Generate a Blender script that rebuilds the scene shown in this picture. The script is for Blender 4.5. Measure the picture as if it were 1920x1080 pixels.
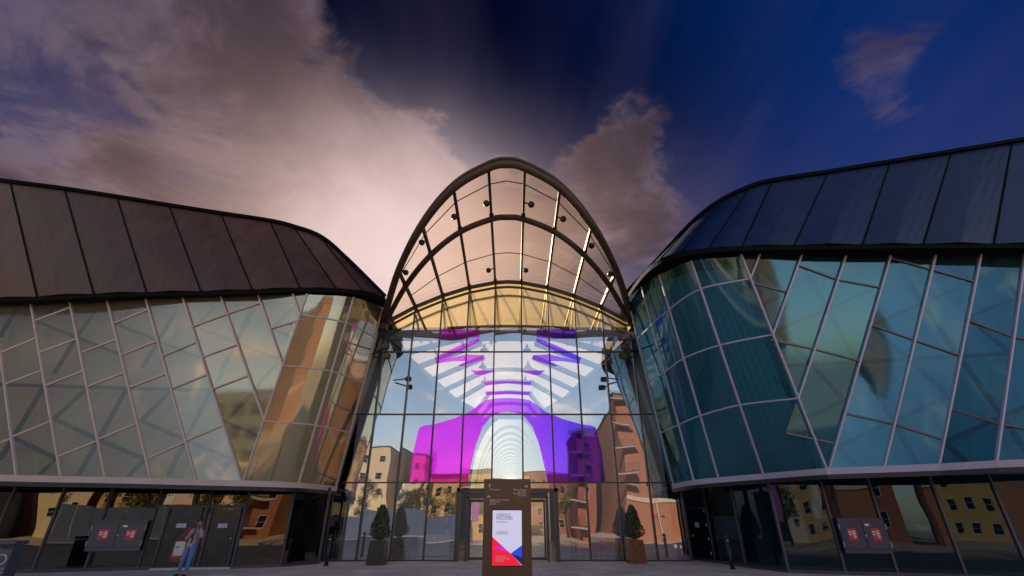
import bpy, bmesh, math, random
import numpy as np
from mathutils import Vector, Matrix
random.seed(7)
for o in list(bpy.data.objects): bpy.data.objects.remove(o)
SC = bpy.context.scene
COL = SC.collection
R = math.radians

# ------------------------------------------------------------------ camera, sky, sun, exposure
FPX = 870.0; PITCH = R(26.8); CAMH = 1.55
cam_data = bpy.data.cameras.new('camera'); cam_data.lens = FPX/1920*36; cam_data.sensor_width = 36
cam_data.clip_end = 3000
cam = bpy.data.objects.new('camera', cam_data); COL.objects.link(cam)
cam.location = (0, 0, CAMH); cam.rotation_euler = (math.pi/2+PITCH, 0, 0)
SC.camera = cam

SUN_AZ = R(-16); SUN_EL = R(29)
SUN_DIR = Vector((math.sin(SUN_AZ)*math.cos(SUN_EL), math.cos(SUN_AZ)*math.cos(SUN_EL), math.sin(SUN_EL)))
sd = bpy.data.lights.new('sun', 'SUN'); sd.energy = 3.6; sd.angle = R(0.5); sd.color = (1.0, 0.80, 0.56)
sun = bpy.data.objects.new('sun', sd); COL.objects.link(sun)
sun.rotation_euler = SUN_DIR.to_track_quat('Z', 'Y').to_euler()

def pxdir(x, y):
    u = (x-960)/FPX; v = (540-y)/FPX
    c, s = math.cos(PITCH), math.sin(PITCH)
    return Vector((u, c-v*s, s+v*c))

def build_world():
    w = bpy.data.worlds.new('World'); SC.world = w; w.use_nodes = True
    nt = w.node_tree; nt.nodes.clear(); N = nt.nodes.new; L = nt.links.new
    out = N('ShaderNodeOutputWorld'); bg = N('ShaderNodeBackground'); bg.inputs[1].default_value = 0.1
    L(bg.outputs[0], out.inputs[0])
    def val(x):
        n = N('ShaderNodeValue'); n.outputs[0].default_value = x; return n.outputs[0]
    def M(op, a, b=None, clamp=False):
        n = N('ShaderNodeMath'); n.operation = op; n.use_clamp = clamp
        for i, q in enumerate((a, b)):
            if q is None: continue
            if isinstance(q, (int, float)): n.inputs[i].default_value = q
            else: L(q, n.inputs[i])
        return n.outputs[0]
    def dot(a, v):
        n = N('ShaderNodeVectorMath'); n.operation = 'DOT_PRODUCT'; L(a, n.inputs[0]); n.inputs[1].default_value = v
        return n.outputs['Value']
    def smooth(x, a, b, c=0.0, d=1.0):
        n = N('ShaderNodeMapRange'); n.interpolation_type = 'SMOOTHSTEP'
        L(x, n.inputs[0]); n.inputs[1].default_value = a; n.inputs[2].default_value = b
        n.inputs[3].default_value = c; n.inputs[4].default_value = d
        return n.outputs[0]
    def mix(f, a, b, t='MIX'):
        n = N('ShaderNodeMix'); n.data_type = 'RGBA'; n.blend_type = t
        if isinstance(f, (int, float)): n.inputs[0].default_value = f
        else: L(f, n.inputs[0])
        for i, q in ((6, a), (7, b)):
            if isinstance(q, tuple): n.inputs[i].default_value = (*q, 1)
            else: L(q, n.inputs[i])
        return n.outputs[2]
    def noise(vec, scale, detail, rough, dist=0.0):
        n = N('ShaderNodeTexNoise'); L(vec, n.inputs['Vector']); n.inputs['Scale'].default_value = scale
        n.inputs['Detail'].default_value = detail; n.inputs['Roughness'].default_value = rough; n.inputs['Distortion'].default_value = dist
        return n.outputs[0]
    tc = N('ShaderNodeTexCoord'); d = tc.outputs['Generated']
    sep = N('ShaderNodeSeparateXYZ'); L(d, sep.inputs[0])
    z = M('MAXIMUM', sep.outputs[2], 0.0)
    den = M('ADD', z, 0.16)
    px_ = M('DIVIDE', sep.outputs[0], den); py_ = M('DIVIDE', sep.outputs[1], den)
    cmb = N('ShaderNodeCombineXYZ'); L(px_, cmb.inputs[0]); L(py_, cmb.inputs[1]); P = cmb.outputs[0]
    # clear sky
    sky = N('ShaderNodeTexSky'); sky.sky_type = 'NISHITA'; sky.sun_disc = False
    sky.sun_elevation = SUN_EL; sky.sun_rotation = SUN_AZ; sky.air_density = 1.0; sky.dust_density = 1.2; sky.ozone_density = 3.0
    cosS = dot(d, tuple(SUN_DIR))
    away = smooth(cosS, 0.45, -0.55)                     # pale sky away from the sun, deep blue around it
    g = N('ShaderNodeGamma'); L(sky.outputs[0], g.inputs[0]); g.inputs[1].default_value = 1.25
    front = mix(1.0, g.outputs[0], (0.006, 0.058, 0.17), 'MULTIPLY')
    front = mix(M('MULTIPLY', M('POWER', M('MULTIPLY', smooth(cosS, 0.56, 0.90), z), 0.8), 1.15, True), front, (0.0, 0.003, 0.06))
    front = mix(smooth(z, 0.72, 0.28, 0.0, 0.65), front, (0.24, 0.22, 0.66))
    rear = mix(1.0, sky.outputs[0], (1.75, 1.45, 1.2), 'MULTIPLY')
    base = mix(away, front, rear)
    # noises
    n1 = noise(P, 1.55, 9, 0.58, 0.35)
    n2 = noise(P, 4.4, 10, 0.66, 0.9)
    mp = N('ShaderNodeMapping'); L(P, mp.inputs[0]); mp.inputs['Scale'].default_value = (5.0, 0.8, 1); mp.inputs['Rotation'].default_value = (0, 0, R(14))
    n3 = noise(mp.outputs[0], 1.0, 6, 0.55, 0.2)
    cu = M('ADD', M('MULTIPLY', n1, 0.52), M('MULTIPLY', n2, 0.48))
    # where the banks of cloud and the clear gaps lie
    wn = N('ShaderNodeTexNoise'); L(P, wn.inputs['Vector']); wn.inputs['Scale'].default_value = 2.4; wn.inputs['Detail'].default_value = 5; wn.inputs['Roughness'].default_value = 0.6
    w1 = N('ShaderNodeVectorMath'); w1.operation = 'SUBTRACT'; L(wn.outputs['Color'], w1.inputs[0]); w1.inputs[1].default_value = (.5, .5, .5)
    w2 = N('ShaderNodeVectorMath'); w2.operation = 'SCALE'; L(w1.outputs[0], w2.inputs[0]); w2.inputs['Scale'].default_value = 0.42
    w3 = N('ShaderNodeVectorMath'); L(d, w3.inputs[0]); L(w2.outputs[0], w3.inputs[1])
    w4 = N('ShaderNodeVectorMath'); w4.operation = 'NORMALIZE'; L(w3.outputs[0], w4.inputs[0]); dw = w4.outputs[0]
    def blob(x, y, rpx, amp):
        v = pxdir(x, y).normalized(); a = math.atan(rpx/FPX)
        s = smooth(dot(dw, v), math.cos(a*1.5), math.cos(a*0.25))
        return M('MULTIPLY', s, amp)
    bl = [(330, 60, 260, .11), (330, 350, 400, .09), (60, 420, 260, .08), (660, 290, 150, .16), (740, 440, 230, .20), (480, 20, 130, .08), (880, 250, 90, .12),
          (860, 70, 200, -.22), (1150, 60, 300, -.20), (600, 190, 100, -.17), (500, 260, 80, -.08), (820, 150, 70, -.08), (1000, 180, 90, -.07), (1400, 60, 240, -.12), (1780, 350, 240, -.14), (1860, 60, 200, -.16), (0, 70, 150, -.16), (80, 250, 100, -.10),
          (1150, 250, 85, .19), (1180, 420, 120, .10), (1270, 350, 130, .13), (1160, 330, 90, .05), (1400, 200, 110, -.10), (1100, 420, 140, .14), (1570, 200, 92, .265), (1660, 135, 88, .245), (1440, 280, 45, .17), (1000, 340, 130, .12), (15, 310, 60, .12)]
    acc = cu
    for b in bl: acc = M('ADD', acc, blob(*b))
    dens = smooth(acc, 0.49, 0.72)
    cir = M('MULTIPLY', smooth(n3, 0.36, 0.85), 0.20)
    glow = M('POWER', M('MAXIMUM', cosS, 0.0), 42.0)
    glow2 = M('POWER', M('MAXIMUM', cosS, 0.0), 9.0)
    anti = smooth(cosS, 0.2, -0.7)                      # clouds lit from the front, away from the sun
    thick = smooth(acc, 0.60, 0.80)
    n4 = noise(P, 2.3, 10, 0.62, 0.5)
    lit = smooth(n4, 0.39, 0.60)
    warm = smooth(cosS, 0.74, 0.985)
    c_a = mix(warm, (0.20, 0.155, 0.32), (0.38, 0.22, 0.28))
    c_b = mix(warm, (0.76, 0.58, 0.90), (1.25, 0.80, 0.88))
    cc = mix(lit, c_a, c_b)
    cc = mix(M('MULTIPLY', thick, 0.85), cc, mix(warm, (0.19, 0.14, 0.27), (0.36, 0.21, 0.25)))
    cc = mix(M('MULTIPLY', glow, smooth(n1, 0.30, 0.58, 0.65, 1.15), True), cc, (4.0, 2.9, 2.9))
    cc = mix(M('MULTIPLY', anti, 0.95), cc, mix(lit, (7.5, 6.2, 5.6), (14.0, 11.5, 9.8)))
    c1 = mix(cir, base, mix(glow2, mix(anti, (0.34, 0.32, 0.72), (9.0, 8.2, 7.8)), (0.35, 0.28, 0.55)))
    c1 = mix(M('MULTIPLY', M('POWER', M('MAXIMUM', cosS, 0.0), 60.0), 0.6), c1, (2.6, 1.9, 2.2))
    res = mix(dens, c1, cc)
    low = M('MULTIPLY', M('POWER', M('MAXIMUM', cosS, 0.0), 13.0), smooth(z, 0.80, 0.50, 0.0, 0.72))
    res = mix(M('MULTIPLY', low, smooth(n4, 0.30, 0.62, 0.55, 1.1), True), res, (3.5, 2.3, 1.85))
    res = mix(M('MULTIPLY', M('POWER', M('MAXIMUM', cosS, 0.0), 48.0), smooth(n4, 0.3, 0.6, 0.6, 1.0), True), res, (4.7, 3.55, 3.5))
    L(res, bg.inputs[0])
build_world()
SC.view_settings.view_transform = 'Standard'; SC.view_settings.look = 'None'
SC.view_settings.exposure = 0.95; SC.view_settings.gamma = 1.0
SC.cycles.transparent_max_bounces = 24; SC.cycles.max_bounces = 12; SC.cycles.glossy_bounces = 6

# ------------------------------------------------------------------ pixel -> place helpers
EYE = Vector((0, 0, CAMH))
CF = Vector((0, math.cos(PITCH), math.sin(PITCH))); CU = Vector((0, -math.sin(PITCH), math.cos(PITCH)))
def atZ(p, Z):
    r = pxdir(*p); return EYE + r*((Z-CAMH)/r.z)
def atY(p, Y):
    r = pxdir(*p); return EYE + r*(Y/r.y)
def row_on(B, T, y):
    """point of the straight line B-T that shows in picture row y"""
    v = (540-y)/FPX; w = CU - CF*v
    a = (B-EYE).dot(w); b = (T-B).dot(w)
    return B + (T-B)*(-a/b)

# ------------------------------------------------------------------ materials
MATS = {}
def nodes_of(name):
    m = bpy.data.materials.new(name); m.use_nodes = True; nt = m.node_tree
    return m, nt, nt.nodes['Principled BSDF']
def mat(name, col, rough=0.5, metal=0.0, var=0.12, scale=3.0, bump=0.0, bscale=40.0, spec=0.5, emit=None, estr=0.0, coat=0.0):
    if name in MATS: return MATS[name]
    m, nt, p = nodes_of(name); N = nt.nodes.new; L = nt.links.new
    tc = N('ShaderNodeTexCoord'); nz = N('ShaderNodeTexNoise'); nz.inputs['Scale'].default_value = scale; nz.inputs['Detail'].default_value = 6
    L(tc.outputs['Object'], nz.inputs['Vector'])
    mr = N('ShaderNodeMapRange'); L(nz.outputs[0], mr.inputs[0]); mr.inputs[1].default_value = 0.25; mr.inputs[2].default_value = 0.75
    mr.inputs[3].default_value = 1-var; mr.inputs[4].default_value = 1+var
    mx = N('ShaderNodeMix'); mx.data_type = 'RGBA'; mx.blend_type = 'MULTIPLY'; mx.inputs[0].default_value = 1
    mx.inputs[6].default_value = (*col, 1); L(mr.outputs[0], mx.inputs[7]); L(mx.outputs[2], p.inputs['Base Color'])
    rr = N('ShaderNodeMapRange'); L(nz.outputs[0], rr.inputs[0]); rr.inputs[3].default_value = max(0.02, rough-0.12); rr.inputs[4].default_value = min(1, rough+0.12)
    L(rr.outputs[0], p.inputs['Roughness'])
    p.inputs['Metallic'].default_value = metal; p.inputs['Specular IOR Level'].default_value = spec; p.inputs['Coat Weight'].default_value = coat
    if bump:
        nb = N('ShaderNodeTexNoise'); nb.inputs['Scale'].default_value = bscale; nb.inputs['Detail'].default_value = 5; L(tc.outputs['Object'], nb.inputs['Vector'])
        b = N('ShaderNodeBump'); b.inputs['Strength'].default_value = bump; b.inputs['Distance'].default_value = 0.02
        L(nb.outputs[0], b.inputs['Height']); L(b.outputs[0], p.inputs['Normal'])
    if emit: p.inputs['Emission Color'].default_value = (*emit, 1); p.inputs['Emission Strength'].default_value = estr
    MATS[name] = m; return m

def glass(name, trans, refl, base=0.3, tilt=0.02, wave=0.02, rough=0.0, wscale=0.5, body=None, bodyfac=0.0, back=False):
    """window glass: mirror reflection over tinted see-through, every pane set a hair out of true"""
    if name in MATS: return MATS[name]
    m = bpy.data.materials.new(name); m.use_nodes = True; nt = m.node_tree; nt.nodes.clear(); N = nt.nodes.new; L = nt.links.new
    out = N('ShaderNodeOutputMaterial'); mixs = N('ShaderNodeMixShader'); tr = N('ShaderNodeBsdfTransparent'); gl = N('ShaderNodeBsdfGlossy')
    tr.inputs[0].default_value = (*trans, 1); gl.inputs['Color'].default_value = (*refl, 1); gl.inputs['Roughness'].default_value = rough
    geo = N('ShaderNodeNewGeometry'); oi = N('ShaderNodeObjectInfo'); tc = N('ShaderNodeTexCoord')
    wn = N('ShaderNodeTexWhiteNoise'); wn.noise_dimensions = '1D'; L(oi.outputs['Random'], wn.inputs['W'])
    s = N('ShaderNodeVectorMath'); s.operation = 'SUBTRACT'; L(wn.outputs['Color'], s.inputs[0]); s.inputs[1].default_value = (.5, .5, .5)
    sc = N('ShaderNodeVectorMath'); sc.operation = 'SCALE'; L(s.outputs[0], sc.inputs[0]); sc.inputs['Scale'].default_value = tilt*2
    # waviness
    ofs = N('ShaderNodeVectorMath'); ofs.operation = 'MULTIPLY_ADD'; L(wn.outputs['Color'], ofs.inputs[0]); ofs.inputs[1].default_value = (30, 30, 30); L(tc.outputs['Object'], ofs.inputs[2])
    nz = N('ShaderNodeTexNoise'); nz.inputs['Scale'].default_value = wscale; nz.inputs['Detail'].default_value = 1.0; L(ofs.outputs[0], nz.inputs['Vector'])
    s2 = N('ShaderNodeVectorMath'); s2.operation = 'SUBTRACT'; L(nz.outputs['Color'], s2.inputs[0]); s2.inputs[1].default_value = (.5, .5, .5)
    sc2 = N('ShaderNodeVectorMath'); sc2.operation = 'SCALE'; L(s2.outputs[0], sc2.inputs[0]); sc2.inputs['Scale'].default_value = wave*2
    a1 = N('ShaderNodeVectorMath'); L(geo.outputs['Normal'], a1.inputs[0]); L(sc.outputs[0], a1.inputs[1])
    a2 = N('ShaderNodeVectorMath'); L(a1.outputs[0], a2.inputs[0]); L(sc2.outputs[0], a2.inputs[1])
    nm = N('ShaderNodeVectorMath'); nm.operation = 'NORMALIZE'; L(a2.outputs[0], nm.inputs[0]); L(nm.outputs[0], gl.inputs['Normal'])
    lw = N('ShaderNodeLayerWeight'); lw.inputs[0].default_value = 0.5
    pw = N('ShaderNodeMath'); pw.operation = 'POWER'; L(lw.outputs['Facing'], pw.inputs[0]); pw.inputs[1].default_value = 4.0
    mr = N('ShaderNodeMapRange'); L(pw.outputs[0], mr.inputs[0]); mr.inputs[3].default_value = base; mr.inputs[4].default_value = 0.95
    L(mr.outputs[0], mixs.inputs[0])
    first = tr.outputs[0]
    if body:
        df = N('ShaderNodeBsdfTranslucent' if back else 'ShaderNodeBsdfDiffuse'); df.inputs[0].default_value = (*body, 1)
        mb = N('ShaderNodeMixShader'); mb.inputs[0].default_value = bodyfac; L(tr.outputs[0], mb.inputs[1]); L(df.outputs[0], mb.inputs[2])
        # faint streaks and dust so that the panes are not uniform
        nd = N('ShaderNodeTexNoise'); mp = N('ShaderNodeMapping'); mp.inputs['Scale'].default_value = (2.2, 2.2, .25); L(ofs.outputs[0], mp.inputs[0]); L(mp.outputs[0], nd.inputs['Vector']); nd.inputs['Detail'].default_value = 5
        md = N('ShaderNodeMapRange'); L(nd.outputs[0], md.inputs[0]); md.inputs[1].default_value = .25; md.inputs[2].default_value = .75; md.inputs[3].default_value = bodyfac*.75; md.inputs[4].default_value = min(1, bodyfac*1.25)
        L(md.outputs[0], mb.inputs[0]); first = mb.outputs[0]
    L(first, mixs.inputs[1]); L(gl.outputs[0], mixs.inputs[2]); L(mixs.outputs[0], out.inputs[0])
    MATS[name] = m; return m

def translucent(name, col, fac=0.6):
    m = bpy.data.materials.new(name); m.use_nodes = True; nt = m.node_tree; nt.nodes.clear(); N = nt.nodes.new; L = nt.links.new
    out = N('ShaderNodeOutputMaterial'); t = N('ShaderNodeBsdfTranslucent'); df = N('ShaderNodeBsdfDiffuse'); mx = N('ShaderNodeMixShader')
    t.inputs[0].default_value = (*col, 1); df.inputs[0].default_value = (*col, 1); mx.inputs[0].default_value = 1-fac
    L(t.outputs[0], mx.inputs[1]); L(df.outputs[0], mx.inputs[2]); L(mx.outputs[0], out.inputs[0]); MATS[name] = m; return m

def brick_mat(name, c1, c2, mortar, scale=1.0, w=0.225, h=0.075):
    m, nt, p = nodes_of(name); N = nt.nodes.new; L = nt.links.new
    tc = N('ShaderNodeTexCoord'); sp = N('ShaderNodeSeparateXYZ'); L(tc.outputs['Object'], sp.inputs[0])
    ad = N('ShaderNodeMath'); L(sp.outputs[0], ad.inputs[0]); L(sp.outputs[1], ad.inputs[1])
    cb = N('ShaderNodeCombineXYZ'); L(ad.outputs[0], cb.inputs[0]); L(sp.outputs[2], cb.inputs[1])
    b = N('ShaderNodeTexBrick'); L(cb.outputs[0], b.inputs['Vector']); b.inputs['Scale'].default_value = scale
    b.inputs['Color1'].default_value = (*c1, 1); b.inputs['Color2'].default_value = (*c2, 1); b.inputs['Mortar'].default_value = (*mortar, 1)
    b.inputs['Brick Width'].default_value = w; b.inputs['Row Height'].default_value = h; b.inputs['Mortar Size'].default_value = 0.01
    L(b.outputs[0], p.inputs['Base Color']); p.inputs['Roughness'].default_value = 0.85; MATS[name] = m; return m

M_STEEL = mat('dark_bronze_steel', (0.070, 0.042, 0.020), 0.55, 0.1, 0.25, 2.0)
M_BLACK = mat('black_metal', (0.012, 0.012, 0.014), 0.45, 0.0, 0.3)
M_MULL = mat('bronze_mullion', (0.062, 0.047, 0.045), 0.4, 0.4, 0.2)
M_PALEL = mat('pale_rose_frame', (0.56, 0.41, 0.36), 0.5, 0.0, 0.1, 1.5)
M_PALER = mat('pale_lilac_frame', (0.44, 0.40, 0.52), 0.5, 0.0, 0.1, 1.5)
M_THINR = mat('thin_brown_frame', (0.16, 0.11, 0.12), 0.5, 0.2, 0.1)
M_GFRAME = mat('ground_floor_frame', (0.065, 0.060, 0.080), 0.4, 0.3, 0.2)
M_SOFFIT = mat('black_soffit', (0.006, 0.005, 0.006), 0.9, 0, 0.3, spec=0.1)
M_SEAM = mat('black_seam', (0.004, 0.004, 0.005), 0.9, 0, 0.2, spec=0.1)
M_BRACEL = mat('brace_green', (0.018, 0.055, 0.042), 0.6)
M_BRACER = mat('brace_teal', (0.002, 0.030, 0.045), 0.6)
M_INL = mat('inner_lining_green', (0.52, 0.49, 0.38), 0.8, 0, 0.15, 0.4)
M_INR = mat('inner_lining_teal', (0.09, 0.40, 0.50), 0.8, 0, 0.15, 0.4)
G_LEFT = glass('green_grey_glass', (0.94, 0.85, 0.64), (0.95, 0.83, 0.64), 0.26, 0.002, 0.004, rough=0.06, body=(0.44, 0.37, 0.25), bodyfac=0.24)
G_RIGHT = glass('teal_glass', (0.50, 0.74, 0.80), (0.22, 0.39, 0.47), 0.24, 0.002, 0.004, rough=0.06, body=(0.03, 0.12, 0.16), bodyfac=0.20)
G_DARK = glass('smoked_ground_glass', (0.16, 0.17, 0.16), (0.85, 0.76, 0.60), 0.17, 0.008, 0.012)
G_DARKR = glass('smoked_blue_glass', (0.20, 0.38, 0.46), (0.36, 0.46, 0.54), 0.09, 0.008, 0.012)
G_WALL = glass('atrium_glass', (0.84, 0.88, 0.92), (0.93, 0.95, 1.0), 0.36, 0.010, 0.015, wscale=0.35)
G_LUN = glass('yellow_lunette_glass', (1.0, 0.95, 0.60), (0.9, 0.9, 0.8), 0.07, 0.01, 0.01, body=(0.95, 0.80, 0.30), bodyfac=0.17, back=True)
G_HOOD = glass('canopy_glass', (1.0, 0.90, 0.76), (0.9, 0.9, 0.95), 0.05, 0.01, 0.01, body=(0.95, 0.72, 0.50), bodyfac=0.06, back=True)
G_PANE = glass('window_pane', (0.10, 0.11, 0.12), (0.8, 0.85, 0.9), 0.25, 0.02, 0.01)

def clad_mat(name, col):
    m = mat(name, col, 0.46, 0.1, 0.16, 1.2); nt = m.node_tree; N = nt.nodes.new; L = nt.links.new; p = nt.nodes['Principled BSDF']
    src = p.inputs['Base Color'].links[0].from_socket
    tc = N('ShaderNodeTexCoord'); mp = N('ShaderNodeMapping'); mp.inputs['Scale'].default_value = (5, 5, .22); L(tc.outputs['Object'], mp.inputs[0])
    nz = N('ShaderNodeTexNoise'); nz.inputs['Scale'].default_value = 1.0; nz.inputs['Detail'].default_value = 7; nz.inputs['Roughness'].default_value = .65; L(mp.outputs[0], nz.inputs['Vector'])
    mr = N('ShaderNodeMapRange'); L(nz.outputs[0], mr.inputs[0]); mr.inputs[1].default_value = .3; mr.inputs[2].default_value = .7; mr.inputs[3].default_value = .74; mr.inputs[4].default_value = 1.22
    oi = N('ShaderNodeObjectInfo'); m2 = N('ShaderNodeMapRange'); L(oi.outputs['Random'], m2.inputs[0]); m2.inputs[3].default_value = .82; m2.inputs[4].default_value = 1.15
    mm = N('ShaderNodeMath'); mm.operation = 'MULTIPLY'; L(mr.outputs[0], mm.inputs[0]); L(m2.outputs[0], mm.inputs[1])
    mx = N('ShaderNodeMix'); mx.data_type = 'RGBA'; mx.blend_type = 'MULTIPLY'; mx.inputs[0].default_value = 1; L(src, mx.inputs[6]); L(mm.outputs[0], mx.inputs[7]); L(mx.outputs[2], p.inputs['Base Color'])
    wv = N('ShaderNodeTexNoise'); wv.inputs['Scale'].default_value = .9; wv.inputs['Detail'].default_value = 3; L(tc.outputs['Object'], wv.inputs['Vector'])
    bp = N('ShaderNodeBump'); bp.inputs['Strength'].default_value = .25; bp.inputs['Distance'].default_value = .05; L(wv.outputs[0], bp.inputs['Height']); L(bp.outputs[0], p.inputs['Normal'])
    return m

# ------------------------------------------------------------------ mesh builder
class MB:
    def __init__(s): s.v = []; s.f = []
    def poly(s, pts):
        i = len(s.v); s.v += [tuple(p) for p in pts]; s.f.append(tuple(range(i, i+len(pts)))); return s
    def frame(s, p, q, up):
        d = (q-p).normalized(); up = Vector(up)
        a = d.cross(up)
        if a.length < 1e-4: a = d.cross(Vector((1, 0, 0)))
        a.normalize(); b = a.cross(d).normalized(); return d, a, b
    def bar(s, p, q, w, h=None, up=(0, 0, 1), ext=0.0):
        p = Vector(p); q = Vector(q); h = h or w
        d, a, b = s.frame(p, q, up); p = p-d*ext; q = q+d*ext; i = len(s.v)
        for e in (p, q):
            for x, y in ((-1, -1), (1, -1), (1, 1), (-1, 1)): s.v.append(tuple(e+a*(x*w/2)+b*(y*h/2)))
        s.f += [(i+3, i+2, i+1, i), (i+4, i+5, i+6, i+7)] + [(i+k, i+(k+1) % 4, i+4+(k+1) % 4, i+4+k) for k in range(4)]
        return s
    def path(s, pts, w, h=None, up=(0, 0, 1)):
        pts = [Vector(p) for p in pts]; h = h or w; n = len(pts); i0 = len(s.v)
        for k, p in enumerate(pts):
            d = (pts[min(k+1, n-1)]-pts[max(k-1, 0)])
            dd, a, b = s.frame(p, p+d, up)
            for x, y in ((-1, -1), (1, -1), (1, 1), (-1, 1)): s.v.append(tuple(p+a*(x*w/2)+b*(y*h/2)))
        for k in range(n-1):
            i = i0+4*k; s.f += [(i+j, i+(j+1) % 4, i+4+(j+1) % 4, i+4+j) for j in range(4)]
        e = i0+4*(n-1); s.f += [(i0+3, i0+2, i0+1, i0), (e, e+1, e+2, e+3)]; return s
    def tube(s, pts, r, n=10, caps=True):
        pts = [Vector(p) for p in pts]; m = len(pts); i0 = len(s.v)
        rr = r if isinstance(r, (list, tuple)) else [r]*m
        for k, p in enumerate(pts):
            d = pts[min(k+1, m-1)]-pts[max(k-1, 0)]
            dd, a, b = s.frame(p, p+d, (0, 0, 1) if abs(d.normalized().z) < .95 else (0, 1, 0))
            for j in range(n):
                t = 2*math.pi*j/n; s.v.append(tuple(p+a*(math.cos(t)*rr[k])+b*(math.sin(t)*rr[k])))
        for k in range(m-1):
            for j in range(n):
                i = i0+k*n; s.f.append((i+j, i+(j+1) % n, i+n+(j+1) % n, i+n+j))
        if caps: s.f += [tuple(range(i0+n-1, i0-1, -1)), tuple(range(i0+(m-1)*n, i0+m*n))]
        return s
    def box(s, c, size, rz=0.0):
        c = Vector(c); m = Matrix.Rotation(rz, 3, 'Z'); i = len(s.v)
        for x, y, z in ((-1, -1, -1), (1, -1, -1), (1, 1, -1), (-1, 1, -1), (-1, -1, 1), (1, -1, 1), (1, 1, 1), (-1, 1, 1)):
            s.v.append(tuple(c+m@Vector((x*size[0]/2, y*size[1]/2, z*size[2]/2))))
        s.f += [(i+3, i+2, i+1, i), (i+4, i+5, i+6, i+7), (i, i+1, i+5, i+4), (i+1, i+2, i+6, i+5), (i+2, i+3, i+7, i+6), (i+3, i, i+4, i+7)]
        return s
    def grid(s, rows):
        i0 = len(s.v); n = len(rows[0])
        for r_ in rows: s.v += [tuple(p) for p in r_]
        for a in range(len(rows)-1):
            for b in range(n-1):
                i = i0+a*n+b; s.f.append((i, i+1, i+n+1, i+n))
        return s
    def build(s, name, m, parent=None, smooth=False, kind=None, bevel=0.0):
        me = bpy.data.meshes.new(name); me.from_pydata(s.v, [], s.f); me.update()
        o = bpy.data.objects.new(name, me); COL.objects.link(o); me.materials.append(m)
        if smooth:
            for p in me.polygons: p.use_smooth = True
        if parent: o.parent = parent
        if kind: o['kind'] = kind
        if bevel:
            b = o.modifiers.new('bevel', 'BEVEL'); b.width = bevel; b.segments = 2; b.limit_method = 'ANGLE'
        return o
def thing(name, label, cat, group=None, loc=(0, 0, 0), rz=0.0):
    o = bpy.data.objects.new(name, None); COL.objects.link(o); o.location = loc; o.rotation_euler = (0, 0, rz)
    o['label'] = label; o['category'] = cat
    if group: o['group'] = group
    return o
def tag(o, label, cat, group=None):
    o['label'] = label; o['category'] = cat
    if group: o['group'] = group
    return o
def text(name, body, size, m, parent, origin, xdir, updir, align='LEFT', width=None):
    c = bpy.data.curves.new(name, 'FONT'); c.body = body; c.size = size; c.align_x = align; c.extrude = 0.0
    t = bpy.data.objects.new(name, c); COL.objects.link(t)
    me = bpy.data.meshes.new_from_object(t.evaluated_get(bpy.context.evaluated_depsgraph_get())); bpy.data.objects.remove(t)
    x = Vector(xdir).normalized(); u = Vector(updir).normalized(); n = x.cross(u)
    if width and len(me.vertices):
        w0 = max(v.co.x for v in me.vertices)-min(v.co.x for v in me.vertices); k = width/w0
    else: k = 1
    for v in me.vertices: v.co = Vector(origin)+x*(v.co.x*k)+u*v.co.y
    me.materials.clear(); me.materials.append(m); me.name = name
    o = bpy.data.objects.new(name, me); COL.objects.link(o); o.parent = parent; return o
def catmull(pts, n=8):
    """curve through pts[1:-1]"""
    out = []
    for k in range(1, len(pts)-2):
        a, b, c, d = pts[k-1:k+3]
        for j in range(n):
            t = j/n; out.append(0.5*((2*b)+(c-a)*t+(2*a-5*b+4*c-d)*t*t+(3*b-a-3*c+d)*t**3))
    out.append(pts[-2]); return out

# ------------------------------------------------------------------ ground
def ground():
    m, nt, p = nodes_of('plaza_paving'); N = nt.nodes.new; L = nt.links.new
    tc = N('ShaderNodeTexCoord'); b = N('ShaderNodeTexBrick'); L(tc.outputs['Object'], b.inputs['Vector'])
    b.inputs['Scale'].default_value = 1; b.inputs['Brick Width'].default_value = 0.9; b.inputs['Row Height'].default_value = 0.6; b.inputs['Mortar Size'].default_value = 0.012
    b.inputs['Color1'].default_value = (0.58, 0.48, 0.43, 1); b.inputs['Color2'].default_value = (0.68, 0.57, 0.51, 1); b.inputs['Mortar'].default_value = (0.26, 0.21, 0.19, 1)
    nz = N('ShaderNodeTexNoise'); nz.inputs['Scale'].default_value = 0.7; nz.inputs['Detail'].default_value = 8; L(tc.outputs['Object'], nz.inputs['Vector'])
    mr = N('ShaderNodeMapRange'); L(nz.outputs[0], mr.inputs[0]); mr.inputs[1].default_value = .3; mr.inputs[2].default_value = .7; mr.inputs[3].default_value = .75; mr.inputs[4].default_value = 1.15
    mx = N('ShaderNodeMix'); mx.data_type = 'RGBA'; mx.blend_type = 'MULTIPLY'; mx.inputs[0].default_value = 1; L(b.outputs[0], mx.inputs[6]); L(mr.outputs[0], mx.inputs[7])
    L(mx.outputs[2], p.inputs['Base Color']); p.inputs['Roughness'].default_value = 0.7
    bp = N('ShaderNodeBump'); bp.inputs['Strength'].default_value = .4; bp.inputs['Distance'].default_value = .01; L(b.outputs['Fac'], bp.inputs['Height']); bp.invert = True; L(bp.outputs[0], p.inputs['Normal'])
    g = MB().poly([(-900, -900, 0), (900, -900, 0), (900, 900, 0), (-900, 900, 0)]).build('ground', m); g['kind'] = 'structure'
ground()

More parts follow.
